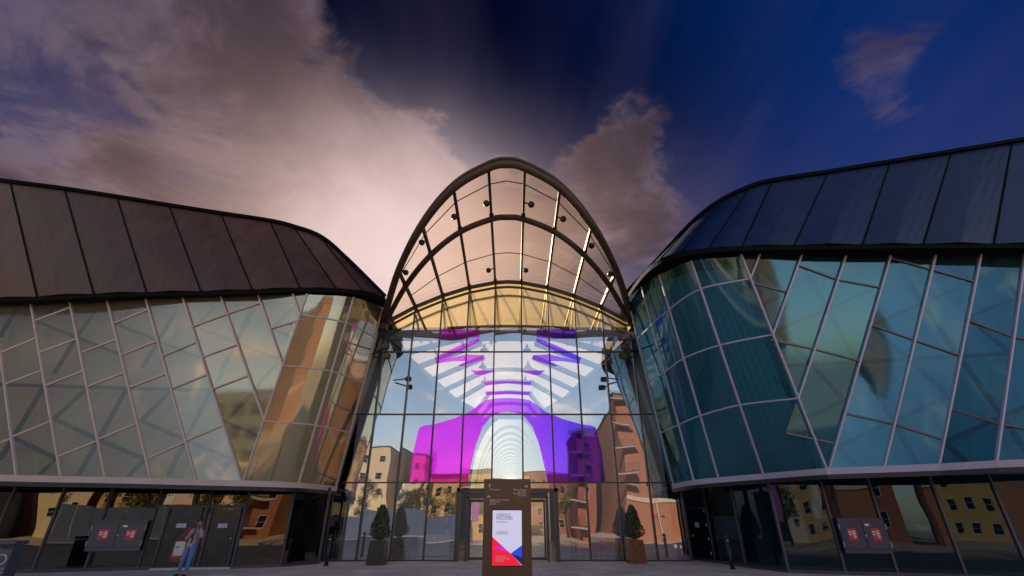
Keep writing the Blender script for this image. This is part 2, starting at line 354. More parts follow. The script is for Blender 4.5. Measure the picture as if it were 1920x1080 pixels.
# ------------------------------------------------------------------ the two flank buildings
def flank(name, label, side, cfg):
    """side -1 = left of the entrance, +1 = right"""
    root = thing(name, label, 'building')
    Zb, Zt = cfg['Zb'], cfg['Zt']; gm, fm, tm = cfg['glass'], cfg['frame'], cfg['thin']
    lines = [[atZ(b, Zb), atZ(t, Zt)] for b, t in cfg['full']]       # outermost first
    for k in range(5):                                               # carry the facade on beyond the frame
        lines.insert(0, [2*lines[0][i]-lines[1][i] for i in (0, 1)])
    off = 5
    D = [atZ(cfg['D'][0], Zb), atZ(cfg['D'][1], Zt)]
    for y0, tpx in cfg['joined']: lines.append([row_on(D[0], D[1], y0), atZ(tpx, Zt)])
    lines.append(D)
    corner = [D]+[[atZ(b, zb_), atZ(t, zt_)] for (b, t), zb_, zt_ in zip(cfg['corner'], cfg['czb'], cfg['czt'])]
    out_n = Vector((0, -1, 0))
    # facade columns: panes between neighbouring mullions, split by the raked bars
    pat = cfg['bars']
    for i in range(len(lines)-1):
        a, b = lines[i], lines[i+1]
        src = i-off
        if src >= 0: rows = [(row_on(*a, y0), row_on(*b, y1)) for y0, y1 in pat.get(src, [])]
        else:
            ref = pat[(src) % 2]; la, lb = lines[off+src % 2], lines[off+src % 2+1]; rows = []
            for y0, y1 in ref:
                ta = (row_on(*la, y0)-la[0]).length/(la[1]-la[0]).length; tb = (row_on(*lb, y1)-lb[0]).length/(lb[1]-lb[0]).length
                rows.append((a[0].lerp(a[1], ta), b[0].lerp(b[1], tb)))
        rows.sort(key=lambda r_: (r_[0].z+r_[1].z))
        rows = [(a[0], b[0])]+rows+[(a[1], b[1])]
        for k in range(len(rows)-1):
            q = [rows[k][0], rows[k][1], rows[k+1][1], rows[k+1][0]]
            if (q[0]-q[1]).length < 0.05: q = [q[0], q[2], q[3]]
            if side > 0: q = q[::-1]
            if len(q) == 4: MB().grid([[q[0].lerp(q[1], u/5).lerp(q[3].lerp(q[2], u/5), v/5) for u in range(6)] for v in range(6)]).build('glass_panel', gm, root, smooth=True)
            else: MB().poly(q).build('glass_panel', gm, root)
            if k > 0: MB().bar(rows[k][0]+out_n*.03, rows[k][1]+out_n*.03, cfg['barw'], .06).build('cross_bar', tm, root)
        MB().bar(b[0]+out_n*.05, b[1]+out_n*.05, .058, .09, up=(0, 1, 0)).build('mullion', fm, root)
    # curved corner
    tang = (lines[off+1][0]-lines[off+2][0]).normalized()
    def cc(pts):
        seg = (pts[1]-pts[0]).length
        first = pts[0]+tang*seg*.8
        last = pts[-1]+(pts[-1]-pts[-2])*.8+Vector((0, .6, 0))
        return catmull([first]+list(pts)+[last], 8)
    curves = [cc([l[0] for l in corner])]
    for rows in cfg['transoms']: curves.append(cc([row_on(*l, y) for l, y in zip(corner, rows)]))
    curves.append(cc([l[1] for l in corner]))
    nb = len(corner)-1
    for k in range(len(curves)-1):
        for j in range(nb):
            sl = slice(j*8, j*8+9); rws = [[p.lerp(q, t) for p, q in zip(curves[k][sl], curves[k+1][sl])] for t in (0, .5, 1)]
            if side > 0: rws = [r_[::-1] for r_ in rws]
            MB().grid(rws).build('glass_panel', gm, root, smooth=True)
    for c in curves[1:-1]: MB().path([p+out_n*.03 for p in c], .05, .055).build('transom', fm, root)
    for l in corner[1:]: MB().bar(l[0]+out_n*.05, l[1]+out_n*.05, .062, .09, up=(0, 1, 0)).build('mullion', fm, root)
    bottom = [l[0] for l in lines[:off+cfg['nfull']]]+curves[0]
    top = [l[1] for l in lines[:-1]]+curves[-1]
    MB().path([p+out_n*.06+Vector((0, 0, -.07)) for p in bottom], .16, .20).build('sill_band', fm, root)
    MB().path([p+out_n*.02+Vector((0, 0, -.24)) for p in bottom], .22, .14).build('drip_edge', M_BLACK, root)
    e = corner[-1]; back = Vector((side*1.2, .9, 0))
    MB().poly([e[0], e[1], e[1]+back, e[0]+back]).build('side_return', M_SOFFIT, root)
    # inner lining and the steel braces between it and the glass
    inn = Vector((side*.25, 1.0, 0)); ol = [l for l in lines]+[[a, b] for a, b in zip(curves[0][1:], curves[-1][1:])]
    m = MB()
    for a, b in zip(ol[:-1], ol[1:]): m.poly([a[0]+inn, b[0]+inn, b[1]+inn, a[1]+inn])
    m.build('inner_lining', cfg['lining'], root)
    sh = inn*.42; tris = []
    for a, b in zip(lines[:-1], lines[1:]):
        tris += [(a[0]+sh, b[0]+sh, b[1]+sh), (a[0]+sh, b[1]+sh, a[1]+sh)]
    from mathutils.geometry import intersect_ray_tri
    def hit(p):
        r = pxdir(*p)
        for t in tris:
            h = intersect_ray_tri(*t, r, EYE, True)
            if h: return h
        best = None
        for t in tris:
            h = intersect_ray_tri(*t, r, EYE, False)
            if h:
                dd = ((t[0]+t[1]+t[2])/3-h).length
                if best is None or dd < best[0]: best = (dd, h)
        return best[1]
    for seg in cfg['braces']:
        pts = [hit(p) for p in seg]
        MB().path(pts, .13, .10, up=(0, 1, 0)).build('brace', cfg['brace'], root)
    # metal clad roof band
    low = [atZ(p, Zt+.12+dz) for p, dz in zip(cfg['eave'], [0]*(len(cfg['eave'])-len(cfg['edz']))+cfg['edz'])]; high = [atZ(p, z) for p, z in cfg['ridge']]
    for k in range(5):
        low.insert(0, 2*low[0]-low[1]); high.insert(0, 2*high[0]-high[1])
    K = 6
    def through(p): return catmull([2*p[0]-p[1]]+list(p)+[2*p[-1]-p[-2]], K)
    lowf, highf = through(low), through(high)
    for i in range(len(low)-1):
        ls, hs = lowf[i*K:i*K+K+1], highf[i*K:i*K+K+1]; wid = (ls[-1]-ls[0]).length
        bulge = min(.16, .05*wid); rws = []
        for v in range(4):
            row_ = []
            for u in range(K+1):
                t = u/K; k = min(t/.5, (1-t)/.5)*(1-v/3)                 # the crease that fades out towards the ridge
                row_.append(ls[u].lerp(hs[u], v/3)+out_n*(bulge*k))
            rws.append(row_)
        if side > 0: rws = [r_[::-1] for r_ in rws]
        MB().grid(rws).build('cladding_panel', cfg['clad'], root, smooth=wid < 1.6)
        MB().bar(ls[-1]+out_n*.01, hs[-1]+out_n*.01, .05, .07, up=(0, 1, 0)).build('cladding_seam', M_SEAM, root)
    low, high = lowf, highf
    MB().path([p+Vector((0, 0, .03))+out_n*.05 for p in high], .22, .16).build('ridge_gutter', M_SEAM, root)
    lowd = low
    n = max(len(low), 2)
    m = MB()                                                          # black soffit between cladding and glass
    tp = top
    def resample(pts, n):
        L_ = [0]
        for a, b in zip(pts[:-1], pts[1:]): L_.append(L_[-1]+(b-a).length)
        o = []
        for k in range(n):
            t = L_[-1]*k/(n-1); j = 0
            while j < len(pts)-2 and L_[j+1] < t: j += 1
            o.append(pts[j].lerp(pts[j+1], (t-L_[j])/max(1e-6, L_[j+1]-L_[j])))
        return o
    ra = resample(low, 60)
    tin = [p+Vector((side*.1, .45, .13)) for p in tp]; rb = resample(tin, 60)
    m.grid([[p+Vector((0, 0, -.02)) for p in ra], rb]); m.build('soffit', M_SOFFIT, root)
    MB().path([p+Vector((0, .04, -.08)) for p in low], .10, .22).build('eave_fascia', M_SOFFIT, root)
    # roof deck and rear so that no sunlight leaks through from behind
    hi = high; m = MB()
    bk = [Vector((p.x+side*1.5, 62, min(p.z-.6, 10.2))) for p in hi]
    m.grid([[p+Vector((0, .12, -.05)) for p in hi], bk] if side < 0 else [bk, [p+Vector((0, .12, -.05)) for p in hi]]); m.build('roof_deck', M_SOFFIT, root)
    m = MB(); m.grid([[Vector((p.x, 62, 0)) for p in bk], bk]); m.build('rear_wall', M_SOFFIT, root)
    # recessed ground floor
    base = [atZ(p, 0) for p in cfg['base']]
    for k in range(3): base.insert(0, 2*base[0]-base[1])
    gz = Zb+.02
    for i in range(len(base)-1):
        a, b = base[i], base[i+1]; q = [a, b, b+Vector((0, 0, gz)), a+Vector((0, 0, gz))]
        if side > 0: q = q[::-1]
        MB().poly(q).build('ground_floor_pane', cfg['gglass'], root)
        MB().bar(b+out_n*.03, b+out_n*.03+Vector((0, 0, gz)), .075, .10, up=(0, 1, 0)).build('ground_floor_mullion', M_GFRAME, root)
        MB().bar(a+out_n*.02+Vector((0, 0, .05)), b+out_n*.02+Vector((0, 0, .05)), .10, .10).build('base_rail', M_GFRAME, root)
    m = MB(); r1 = resample(bottom, 50); r2 = resample(base, 50)
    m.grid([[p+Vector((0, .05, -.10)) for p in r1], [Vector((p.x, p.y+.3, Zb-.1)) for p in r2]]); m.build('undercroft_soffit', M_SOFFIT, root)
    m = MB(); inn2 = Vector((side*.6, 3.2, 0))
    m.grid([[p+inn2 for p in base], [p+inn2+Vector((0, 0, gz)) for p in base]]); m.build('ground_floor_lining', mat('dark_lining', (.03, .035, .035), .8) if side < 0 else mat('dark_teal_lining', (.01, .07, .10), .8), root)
    return root, base

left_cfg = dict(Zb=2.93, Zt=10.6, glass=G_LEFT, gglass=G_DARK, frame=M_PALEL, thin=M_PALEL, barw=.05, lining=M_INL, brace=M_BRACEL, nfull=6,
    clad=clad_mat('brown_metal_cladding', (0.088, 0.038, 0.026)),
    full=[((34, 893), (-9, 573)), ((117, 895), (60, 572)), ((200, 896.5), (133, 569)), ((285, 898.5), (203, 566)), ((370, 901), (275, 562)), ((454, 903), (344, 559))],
    joined=[(787, (415, 557)), (685, (485, 555)), (591, (550, 552))], D=((457, 903), (577, 552)),
    czb=[2.95, 3.0], czt=[11.0, 11.8], edz=[.1, .35, .65, .95, 1.25], corner=[((561, 907), (664, 558)), ((630, 914), (718, 577))],
    transoms=[(790, 798, 812), (685.5, 697, 719), (591, 606, 634)],
    bars={0: [(661, 633), (720, 694), (819, 789)], 1: [(602, 576), (661, 635), (723, 695), (856, 826)], 2: [(662, 636), (725, 698), (824, 793)],
          3: [(607, 580), (666, 639), (727, 700), (860, 828)], 4: [(668, 641), (729, 702), (826, 797)], 5: [(613, 589), (670, 646), (730, 704), (861, 848)][:3],
          6: [(589, 568), (704, 678)][:1], 7: [(617, 599)], 8: []},
    braces=[[(0, 631), (31, 580)], [(72, 604), (226, 665)], [(102, 700), (146, 628), (185, 575)], [(217, 607), (261, 570)], [(217, 607), (372, 670)], [(267, 689), (298, 637), (339, 568)],
        [(367, 611), (411, 569)], [(368, 613), (480, 659)], [(413, 698), (478, 576)], [(0, 721), (240, 728), (480, 734)], [(0, 861), (26, 819), (80, 728)], [(102, 785), (163, 728)],
        [(102, 785), (181, 823), (272, 861)], [(148, 890), (237, 730)], [(265, 789), (317, 734)], [(265, 789), (346, 824), (435, 861)], [(315, 892), (394, 734)], [(422, 791), (472, 739)],
        [(422, 791), (483, 817)], [(22, 819), (105, 860), (76, 888)], [(272, 861), (241, 892)], [(435, 861), (409, 892)], [(400, 624), (522, 674)], [(405, 722), (476, 567)], [(513, 613), (550, 576)],
        [(513, 617), (546, 632)], [(411, 730), (511, 734)], [(433, 780), (522, 678)]],
    eave=[(-30, 561), (70, 556), (176, 551), (275, 548), (377, 546), (473, 543), (563, 540), (631, 541), (681, 546), (705, 552), (722, 562)],
    ridge=[((-80, 330), 16.6), ((20, 343), 16.5), ((122, 356), 16.4), ((220, 371), 16.2), ((318, 387), 16.0), ((415, 402), 15.7), ((507, 416), 15.2), ((552, 427), 14.8), ((602, 446), 14.2), ((650, 487), 13.4), ((722, 558), 12.1)],
    base=[(-40, 1076), (61, 1074), (159, 1071.5), (259, 1069), (361, 1067), (435, 1066), (526, 1063), (597, 1057)])
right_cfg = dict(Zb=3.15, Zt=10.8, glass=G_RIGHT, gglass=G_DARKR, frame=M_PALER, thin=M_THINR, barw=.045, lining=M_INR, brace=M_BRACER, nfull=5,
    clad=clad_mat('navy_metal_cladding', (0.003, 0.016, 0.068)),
    full=[((1970, 862), (2003, 477)), ((1864.6, 866), (1920, 478)), ((1757.6, 872), (1837, 479)), ((1655, 876), (1752, 480)), ((1552, 880), (1668, 481))],
    joined=[(747, (1584.5, 481)), (628, (1501.5, 480)), (523, (1423.7, 478))], D=((1548, 880), (1388, 478)),
    czb=[3.15, 3.13, 3.1, 3.1], czt=[10.95, 11.3, 11.75, 12.2], edz=[.1, .25, .55, .95, 1.45], corner=[((1430, 890), (1295, 490)), ((1346, 897), (1235.5, 516)), ((1300, 902), (1202, 538)), ((1262, 909), (1176, 557))],
    transoms=[(747, 760, 780, 797, 812), (628, 648, 673, 699, 717), (523, 543, 581, 610, 636)],
    bars={0: [(650, 632), (812, 796), (520, 503)], 1: [(632, 600), (796, 766), (900, 880)][:2], 2: [(667, 638), (747+77, 795), (529, 506)], 3: [(638, 609), (795, 757+18), (506, 484)], 4: [(677, 655), (832, 812), (540, 525)][:3], 5: [(655, 628+10), (525, 498)], 6: [(549, 529)], 7: []},
    braces=[[(1520, 594), (1643, 540)], [(1636, 609), (1822, 528)], [(1500, 486), (1605, 676), (1674, 786), (1719, 870)], [(1636, 610), (1701, 672), (1781, 742)], [(1475, 686), (1700, 674), (1898, 662)],
        [(1459, 621), (1516, 676), (1583, 752)], [(1515, 782), (1583, 752)], [(1570, 837), (1781, 742)], [(1674, 484), (1734, 573), (1797, 667), (1879, 780), (1925, 850)], [(1819, 598), (1895, 662)],
        [(1817, 594), (1904, 560), (1960, 535)], [(1772, 829), (1876, 782), (1950, 750)], [(1772, 830), (1810, 864)], [(1570, 837), (1603, 870)], [(1586, 487), (1643, 538)], [(1762, 483), (1822, 528)],
        [(1854, 483), (1907, 553)], [(1405, 485), (1475, 549)], [(1431, 570), (1475, 551)], [(1457, 620), (1560, 576)]],
    eave=[(1995, 456), (1863, 457), (1731, 457.5), (1617, 458.5), (1489, 460), (1391, 462), (1328, 466), (1278, 473), (1235, 489), (1205, 515), (1176, 556)],
    ridge=[((2030, 246), 17.2), ((1897, 268), 16.9), ((1783, 287), 16.6), ((1668, 306), 16.2), ((1552, 325), 15.7), ((1448, 341), 15.2), ((1405, 353), 14.9), ((1352, 378), 14.4), ((1300, 418), 13.8), ((1240, 482), 13.2), ((1176, 550), 12.6)],
    base=[(2060, 1092), (1935, 1088), (1811, 1083), (1683, 1079.5), (1585, 1077.5), (1478, 1073.5), (1399, 1064), (1341, 1055), (1298, 1049)])
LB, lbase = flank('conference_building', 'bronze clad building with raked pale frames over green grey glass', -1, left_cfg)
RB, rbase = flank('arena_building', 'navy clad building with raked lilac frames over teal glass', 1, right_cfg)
LB['label'] = 'brown metal clad building with green grey glass and raked pale rose frames'

# ------------------------------------------------------------------ glazed atrium between them
CX = -0.22; WY = 24.0
def wz(row): return atY((953, row), WY).z
Z1, Z2, Z3, Z4 = wz(905), wz(777), wz(660), wz(614)
XS = [CX+.75+1.5*k for k in range(-6, 6)]
VX = [0, .75, 2.25, 3.75, 5.25, 6.7]; VZ = [14.05, 14.0, 13.68, 13.15, 12.45, 11.55]
VO = [(0, 14.8, 14.75), (.75, 14.92, 14.66), (2.25, 15.6, 14.15), (3.75, 17.05, 13.28), (5.25, 19.6, 12.38), (6.75, 23.2, 11.2)]
VI = [(0, 18.0, 14.55), (.75, 18.08, 14.5), (2.25, 18.4, 13.98), (3.75, 19.3, 13.2), (5.25, 21.1, 12.4), (6.75, 23.4, 11.2)]
def smooth_arch(pts):
    full = [Vector((CX-x, y, z)) for x, y, z in pts[::-1]]+[Vector((CX+x, y, z)) for x, y, z in pts[1:]]
    full = [2*full[0]-full[1]]+full+[2*full[-1]-full[-2]]
    return catmull(full, 6)
def wall_arch_z(x): return float(np.interp(abs(x-CX), VX, VZ))
AT = thing('glass_atrium', 'tall glass entrance hall wall with thin dark grid between the two clad buildings', 'building')
rows = [0.06, Z1, Z2, Z3, Z4]
DX0, DX1 = CX-2.25, CX+2.25
for i in range(len(XS)-1):
    a, b = XS[i], XS[i+1]
    for k in range(4):
        z0 = rows[k]
        if k == 0 and a > DX0-.1 and b < DX1+.1: z0 = 2.95
        MB().poly([(a, WY, z0), (b, WY, z0), (b, WY, rows[k+1]), (a, WY, rows[k+1])]).build('glass_panel', G_WALL, AT)
for i, x in enumerate(XS):
    zt = max(Z4, wall_arch_z(x)-.1) if abs(x-CX) < 6.7 else Z3+1
    zb = 2.95 if abs(x-CX) < 1.0 else 0
    MB().bar((x, WY-.04, zb), (x, WY-.04, zt), .07, .14, up=(0, 1, 0)).build('mullion', M_MULL, AT)
for z in (Z1, Z2, Z3): MB().bar((XS[0], WY-.03, z), (XS[-1], WY-.03, z), .08, .06).build('transom', M_MULL, AT)
MB().bar((XS[0], WY-.02, .03), (CX-2.3, WY-.02, .03), .12, .06).build('base_rail', M_MULL, AT)
MB().bar((CX+2.3, WY-.02, .03), (XS[-1], WY-.02, .03), .12, .06).build('base_rail', M_MULL, AT)
MB().path([(CX+x, WY+.12, Z4+.0+.12*math.cos(x/3.4*math.pi/2)) for x in np.linspace(-3.4, 3.4, 15)], .12, .14).build('head_beam', M_STEEL, AT)
# lunette above the wall
def lun_z(x, drop): return wall_arch_z(CX+x)-drop
for drop, w, y in ((0.0, .16, WY-.05), (.32, .10, WY-.02), (.62, .10, WY+.5)):
    pts = [Vector((CX+x, y, lun_z(x, drop))) for x in np.linspace(-6.6, 6.6, 45)]
    MB().path(pts, w, w*1.1).build('lunette_arch', M_STEEL, AT)
xs9 = [-6.7, -5.25, -3.75, -2.25, -.75, .75, 2.25, 3.75, 5.25, 6.7]
for a, b in zip(xs9[:-1], xs9[1:]):
    za, zb = max(Z4, lun_z(a, .05)), max(Z4, lun_z(b, .05))
    q = [(CX+a, WY+.01, Z4+.01), (CX+b, WY+.01, Z4+.01), (CX+b, WY+.01, zb), (CX+a, WY+.01, za)]
    MB().poly(q).build('lunette_pane', G_LUN, AT)
for x in xs9[1:-1]:                                               # inner struts leaning behind the lunette
    MB().bar((CX+x*.97, WY+1.6, Z4-.3), (CX+x, WY+.25, lun_z(x, .35)), .10).build('lunette_strut', mat('lilac_steel', (.30, .26, .32), .4, .2), AT)
    MB().bar((CX+x, WY, lun_z(x, -.02)), (CX+x, WY+7, lun_z(x, -.02)), .10, .14).build('roof_purlin', M_STEEL, AT)
for a, b in zip(xs9[:-1], xs9[1:]):
    MB().poly([(CX+a, WY+.1, lun_z(a, -.1)), (CX+b, WY+.1, lun_z(b, -.1)), (CX+b, WY+7, lun_z(b, -.1)), (CX+a, WY+7, lun_z(a, -.1))]).build('roof_pane', G_HOOD, AT)

# coloured dichroic film on the inside grid of the wall
def film_mat(name, c0, c1, x0, x1):
    m = bpy.data.materials.new(name); m.use_nodes = True; nt = m.node_tree; nt.nodes.clear(); N = nt.nodes.new; L = nt.links.new
    out = N('ShaderNodeOutputMaterial'); tc = N('ShaderNodeTexCoord'); sp = N('ShaderNodeSeparateXYZ'); L(tc.outputs['Object'], sp.inputs[0])
    mr = N('ShaderNodeMapRange'); L(sp.outputs[0], mr.inputs[0]); mr.inputs[1].default_value = x0; mr.inputs[2].default_value = x1
    mx = N('ShaderNodeMix'); mx.data_type = 'RGBA'; L(mr.outputs[0], mx.inputs[0]); mx.inputs[6].default_value = (*c0, 1); mx.inputs[7].default_value = (*c1, 1)
    g = N('ShaderNodeBsdfGlossy'); g.inputs['Roughness'].default_value = .03; L(mx.outputs[2], g.inputs[0])
    d = N('ShaderNodeBsdfDiffuse'); L(mx.outputs[2], d.inputs[0])
    t = N('ShaderNodeBsdfTransparent'); lt = N('ShaderNodeMix'); lt.data_type = 'RGBA'; lt.inputs[0].default_value = .55; L(mx.outputs[2], lt.inputs[6]); lt.inputs[7].default_value = (1, 1, 1, 1); L(lt.outputs[2], t.inputs[0])
    m1 = N('ShaderNodeMixShader'); m1.inputs[0].default_value = .25; L(g.outputs[0], m1.inputs[1]); L(d.outputs[0], m1.inputs[2])
    m2 = N('ShaderNodeMixShader'); m2.inputs[0].default_value = .52; L(t.outputs[0], m2.inputs[1]); L(m1.outputs[0], m2.inputs[2])
    L(m2.outputs[0], out.inputs[0]); return m
FILM = film_mat('dichroic_film', (1.0, .03, .95), (.20, .03, 1.0), CX-2.0, CX+3.2)
from mathutils.geometry import tessellate_polygon
film_shapes = [
    [(826, 617), (899, 617), (899, 632), (866, 635), (825, 634)],
    [(899, 634), (899, 640), (876, 652), (850, 665), (818, 678), (814, 671), (830, 662), (860, 648), (880, 640)],
    [(816, 679), (840, 672), (875, 664), (905, 666), (908, 673), (880, 682), (866, 687), (858, 685), (876, 677), (850, 677), (818, 682)],
    [(882, 694), (930, 695), (920, 699), (905, 703), (893, 703)],
    [(907, 716), (953, 714), (953, 719), (910, 723)], [(910, 735), (953, 733), (953, 739), (912, 741)],
    [(911, 750), (930, 747), (953, 746), (953, 771), (938, 773), (921, 781), (905, 800), (893, 832), (884, 868), (876, 904), (768, 904), (774, 850), (784, 808), (787, 801), (794, 798), (815, 795), (850, 785), (880, 772), (897, 760)]]
for s_ in (-1, 1):
    for shp in film_shapes:
        pts = []
        for x, y in shp:
            p = atY((x, y), WY-.02); pts.append(Vector((CX+s_*abs(p.x-CX) if x < 953 else CX+s_*.001, WY-.012, p.z)))
        m = MB(); m.v = [tuple(p) for p in pts]; m.f = [tuple(t_) for t_ in tessellate_polygon([pts])]
        m.build('colour_film', FILM, AT)

# hall inside: chevron ceiling, waist, far vault
M_CEIL = translucent('white_ceiling_membrane', (.90, .82, .76), .75)
M_BEAM = mat('blue_grey_beam', (.20, .25, .36), .6, 0, .1)
M_HALLW = mat('hall_wall_blue', (.22, .27, .36), .8, 0, .1, .5)
def hw(y): return float(np.interp(y, [24, 32, 38, 43, 50], [6.9, 5.5, 4.6, 3.0, 3.2]))
ys = [24.4, 26, 28.7, 31.6, 34.6, 37.9, 42, 46, 50]
CZ = 11.25
for a, b in zip(ys[:-1], ys[1:]):
    for s in (-1, 1):
        q = [(CX+s*1.75, a, CZ), (CX+s*hw(a), a, CZ-.55), (CX+s*hw(b), b, CZ-.55), (CX+s*1.75, b, CZ)]
        MB().poly(q if s > 0 else q[::-1]).build('ceiling_panel', M_CEIL, AT)
    MB().poly([(CX-1.75, a, CZ), (CX+1.75, a, CZ), (CX+1.75, b, CZ), (CX-1.75, b, CZ)]).build('ceiling_panel', M_CEIL, AT)
MB().bar((CX-7.3, 24.55, CZ-.30), (CX+7.3, 24.55, CZ-.30), .12, .62).build('ceiling_beam', M_BEAM, AT)
for a, b in zip(ys[:-1], ys[1:]):
    for s in (-1, 1):
        y1 = min(50, b+.6)
        MB().bar((CX+s*1.6, a+.15, CZ-.16), (CX+s*hw(y1), y1, CZ-.72), .16, .34).build('ceiling_beam', M_BEAM, AT)
        MB().bar((CX+s*hw(a), a, CZ-.66), (CX+s*hw(b), b, CZ-.66), .3, .3).build('edge_beam', M_BEAM, AT)
    if a > 30: MB().path([(CX+x, a, CZ-.12-.06*abs(x)) for x in (-1.9, -.9, 0, .9, 1.9)], .12, .26).build('ceiling_rib', M_BEAM, AT)
for s in (-1, 1):
    MB().poly([(CX+s*7.6, WY+.1, 0), (CX+s*7.6, 50, 0), (CX+s*7.6, 50, 11.2), (CX+s*7.6, WY+.1, 11.2)]).build('hall_wall', M_HALLW, AT)
    MB().poly([(CX+s*6.5, WY+.3, CZ-.62), (CX+s*7.6, WY+.3, CZ-.62), (CX+s*7.6, 50, CZ-.62), (CX+s*2.9, 50, CZ-.62), (CX+s*2.9, 43, CZ-.62), (CX+s*4.5, 38, CZ-.62), (CX+s*5.4, 32, CZ-.62)]).build('hall_ceiling_edge', M_HALLW, AT)
TW = 3.9
arch = [(CX+TW*math.cos(t), 4.2+7.4*math.sin(t)) for t in np.linspace(0, math.pi, 25)]
m = MB(); up = [(x, z) for x, z in arch]
m.poly([(CX+7.6, 50, 0), (CX+TW, 50, 0)]+[(x, 50, z) for x, z in up[:13]]+[(CX, 50, 12.5), (CX+7.6, 50, 12.5)])
m.poly([(CX-7.6, 50, 0), (CX-7.6, 50, 12.5), (CX, 50, 12.5)]+[(x, 50, z) for x, z in up[12:]]+[(CX-TW, 50, 0)])
m.build('end_wall', M_HALLW, AT)
M_TUN = translucent('white_vault_membrane', (.80, .84, .80), .7)
M_RIB = mat('white_rib', (.85, .76, .58), .6, 0, .05)
tys = [50+4.5*k for k in range(16)]
for a, b in zip(tys[:-1], tys[1:]):
    MB().grid([[(x, a, z) for x, z in arch], [(x, b, z) for x, z in arch]]).build('vault_panel', M_TUN, AT, smooth=True)
    MB().path([(CX+(x-CX)*.95, b, z-.25) for x, z in arch], .25, .4, up=(0, 1, 0)).build('vault_rib', M_RIB, AT)
    for s in (-1, 1): MB().poly([(CX+s*TW, a, 0), (CX+s*TW, b, 0), (CX+s*TW, b, 4.2), (CX+s*TW, a, 4.2)]).build('vault_side_wall', M_RIB, AT)
MB().poly([(x, tys[-1], z) for x, z in arch]+[(CX-TW, tys[-1], 0), (CX+TW, tys[-1], 0)]).build('vault_end_screen', M_TUN, AT)
MB().poly([(CX-7.6, WY+.05, .008), (CX+7.6, WY+.05, .008), (CX+7.6, 118, .008), (CX-7.6, 118, .008)]).build('hall_floor', mat('hall_floor_stone', (.20, .19, .18), .25, 0, .15, .8), AT)

# entrance portal with sliding doors
DR = thing('entrance_portal', 'bronze framed sliding door portal in the glass wall behind the sign', 'door')
M_DOOR = mat('door_bronze', (.085, .062, .060), .4, .4, .15)
for s in (-1, 1):
    MB().bar((CX+s*2.27, WY-.22, 0), (CX+s*2.27, WY-.22, 2.98), .16, .5, up=(0, 1, 0)).build('jamb', M_DOOR, DR)
    MB().bar((CX+s*1.85, WY-.1, 0), (CX+s*1.85, WY-.1, 2.62), .12, .22, up=(0, 1, 0)).build('inner_jamb', M_DOOR, DR)
    for x0, x1 in ((.04, .9), (.9, 1.78)):
        lf = MB()
        for x in (x0+.05, x1-.05): lf.bar((CX+s*x, WY+.02+x*.03, .05), (CX+s*x, WY+.02+x*.03, 2.5), .08, .06, up=(0, 1, 0))
        for z in (.1, 2.46): lf.bar((CX+s*x0, WY+.02+x0*.03, z), (CX+s*x1, WY+.02+x0*.03, z), .06, .12)
        d_ = lf.build('door_leaf', M_DOOR, DR)
        MB().poly([(CX+s*(x0+.08), WY+.05, .15), (CX+s*(x1-.08), WY+.05, .15), (CX+s*(x1-.08), WY+.05, 2.4), (CX+s*(x0+.08), WY+.05, 2.4)]).build('door_glass', G_WALL, d_)
MB().bar((CX-2.35, WY-.22, 2.9), (CX+2.35, WY-.22, 2.9), .5, .14).build('head', M_DOOR, DR)
MB().bar((CX-1.9, WY-.1, 2.68), (CX+1.9, WY-.1, 2.68), .22, .26).build('inner_head', M_DOOR, DR)
MB().box((CX-1.95, WY-.50, 2.95), (.3, .08, .07)).build('door_sensor', M_BLACK, DR)

# ------------------------------------------------------------------ arched glass canopy
HD = thing('arched_canopy', 'arched glass canopy of bronze steel tubes projecting over the entrance', 'canopy')
MB().tube(smooth_arch(VO), .17, 12).build('front_arch', M_STEEL, HD, smooth=True)
MB().tube([p+Vector((0, -.10, .22)) for p in smooth_arch(VO)], .07, 8).build('front_rim', M_STEEL, HD, smooth=True)
MB().tube([p+Vector((0, 0, -.18)) for p in smooth_arch(VI)], .14, 12).build('middle_arch', M_STEEL, HD, smooth=True)
def hood_pt(x, t):
    s = 1 if x >= 0 else -1; ax = abs(x)
    yo = np.interp(ax, [q[0] for q in VO], [q[1] for q in VO]); zo = np.interp(ax, [q[0] for q in VO], [q[2] for q in VO])
    zw = np.interp(ax, VX, VZ)
    return Vector((CX+x, WY+(yo-WY)*t, zw+(zo-zw)*t))
for x in xs9[1:-1]:
    MB().bar(hood_pt(x, 0), hood_pt(x, 1.0), .11, .22).build('purlin', M_STEEL, HD)
    for t in (0.02, .66): MB().box(hood_pt(x, t)+Vector((0, 0, -.02)), (.2, .22, .26)).build('purlin_bracket', M_STEEL, HD)
for a, b in zip(xs9[:-1], xs9[1:]):
    ts = [0, .30, .62, .88, 1.0]
    if max(abs(a), abs(b)) > 5.5: ts = [0, .55, 1.0]
    for t0, t1 in zip(ts[:-1], ts[1:]):
        n = 4; up_ = Vector((0, 0, .13))
        rws = [[hood_pt(a+(b-a)*k/n, t)+up_ for k in range(n+1)] for t in (t0, t1)]
        MB().grid(rws[::-1]).build('glass_panel', G_HOOD, HD, smooth=True)
        if t1 < 1: MB().path([p for p in rws[1]], .03, .035).build('glazing_joint', M_BLACK, HD)
for s in (-1, 1):
    MB().box((CX+s*6.8, 23.3, 11.05), (.55, .6, .5)).build('springing_shoe', M_STEEL, HD)

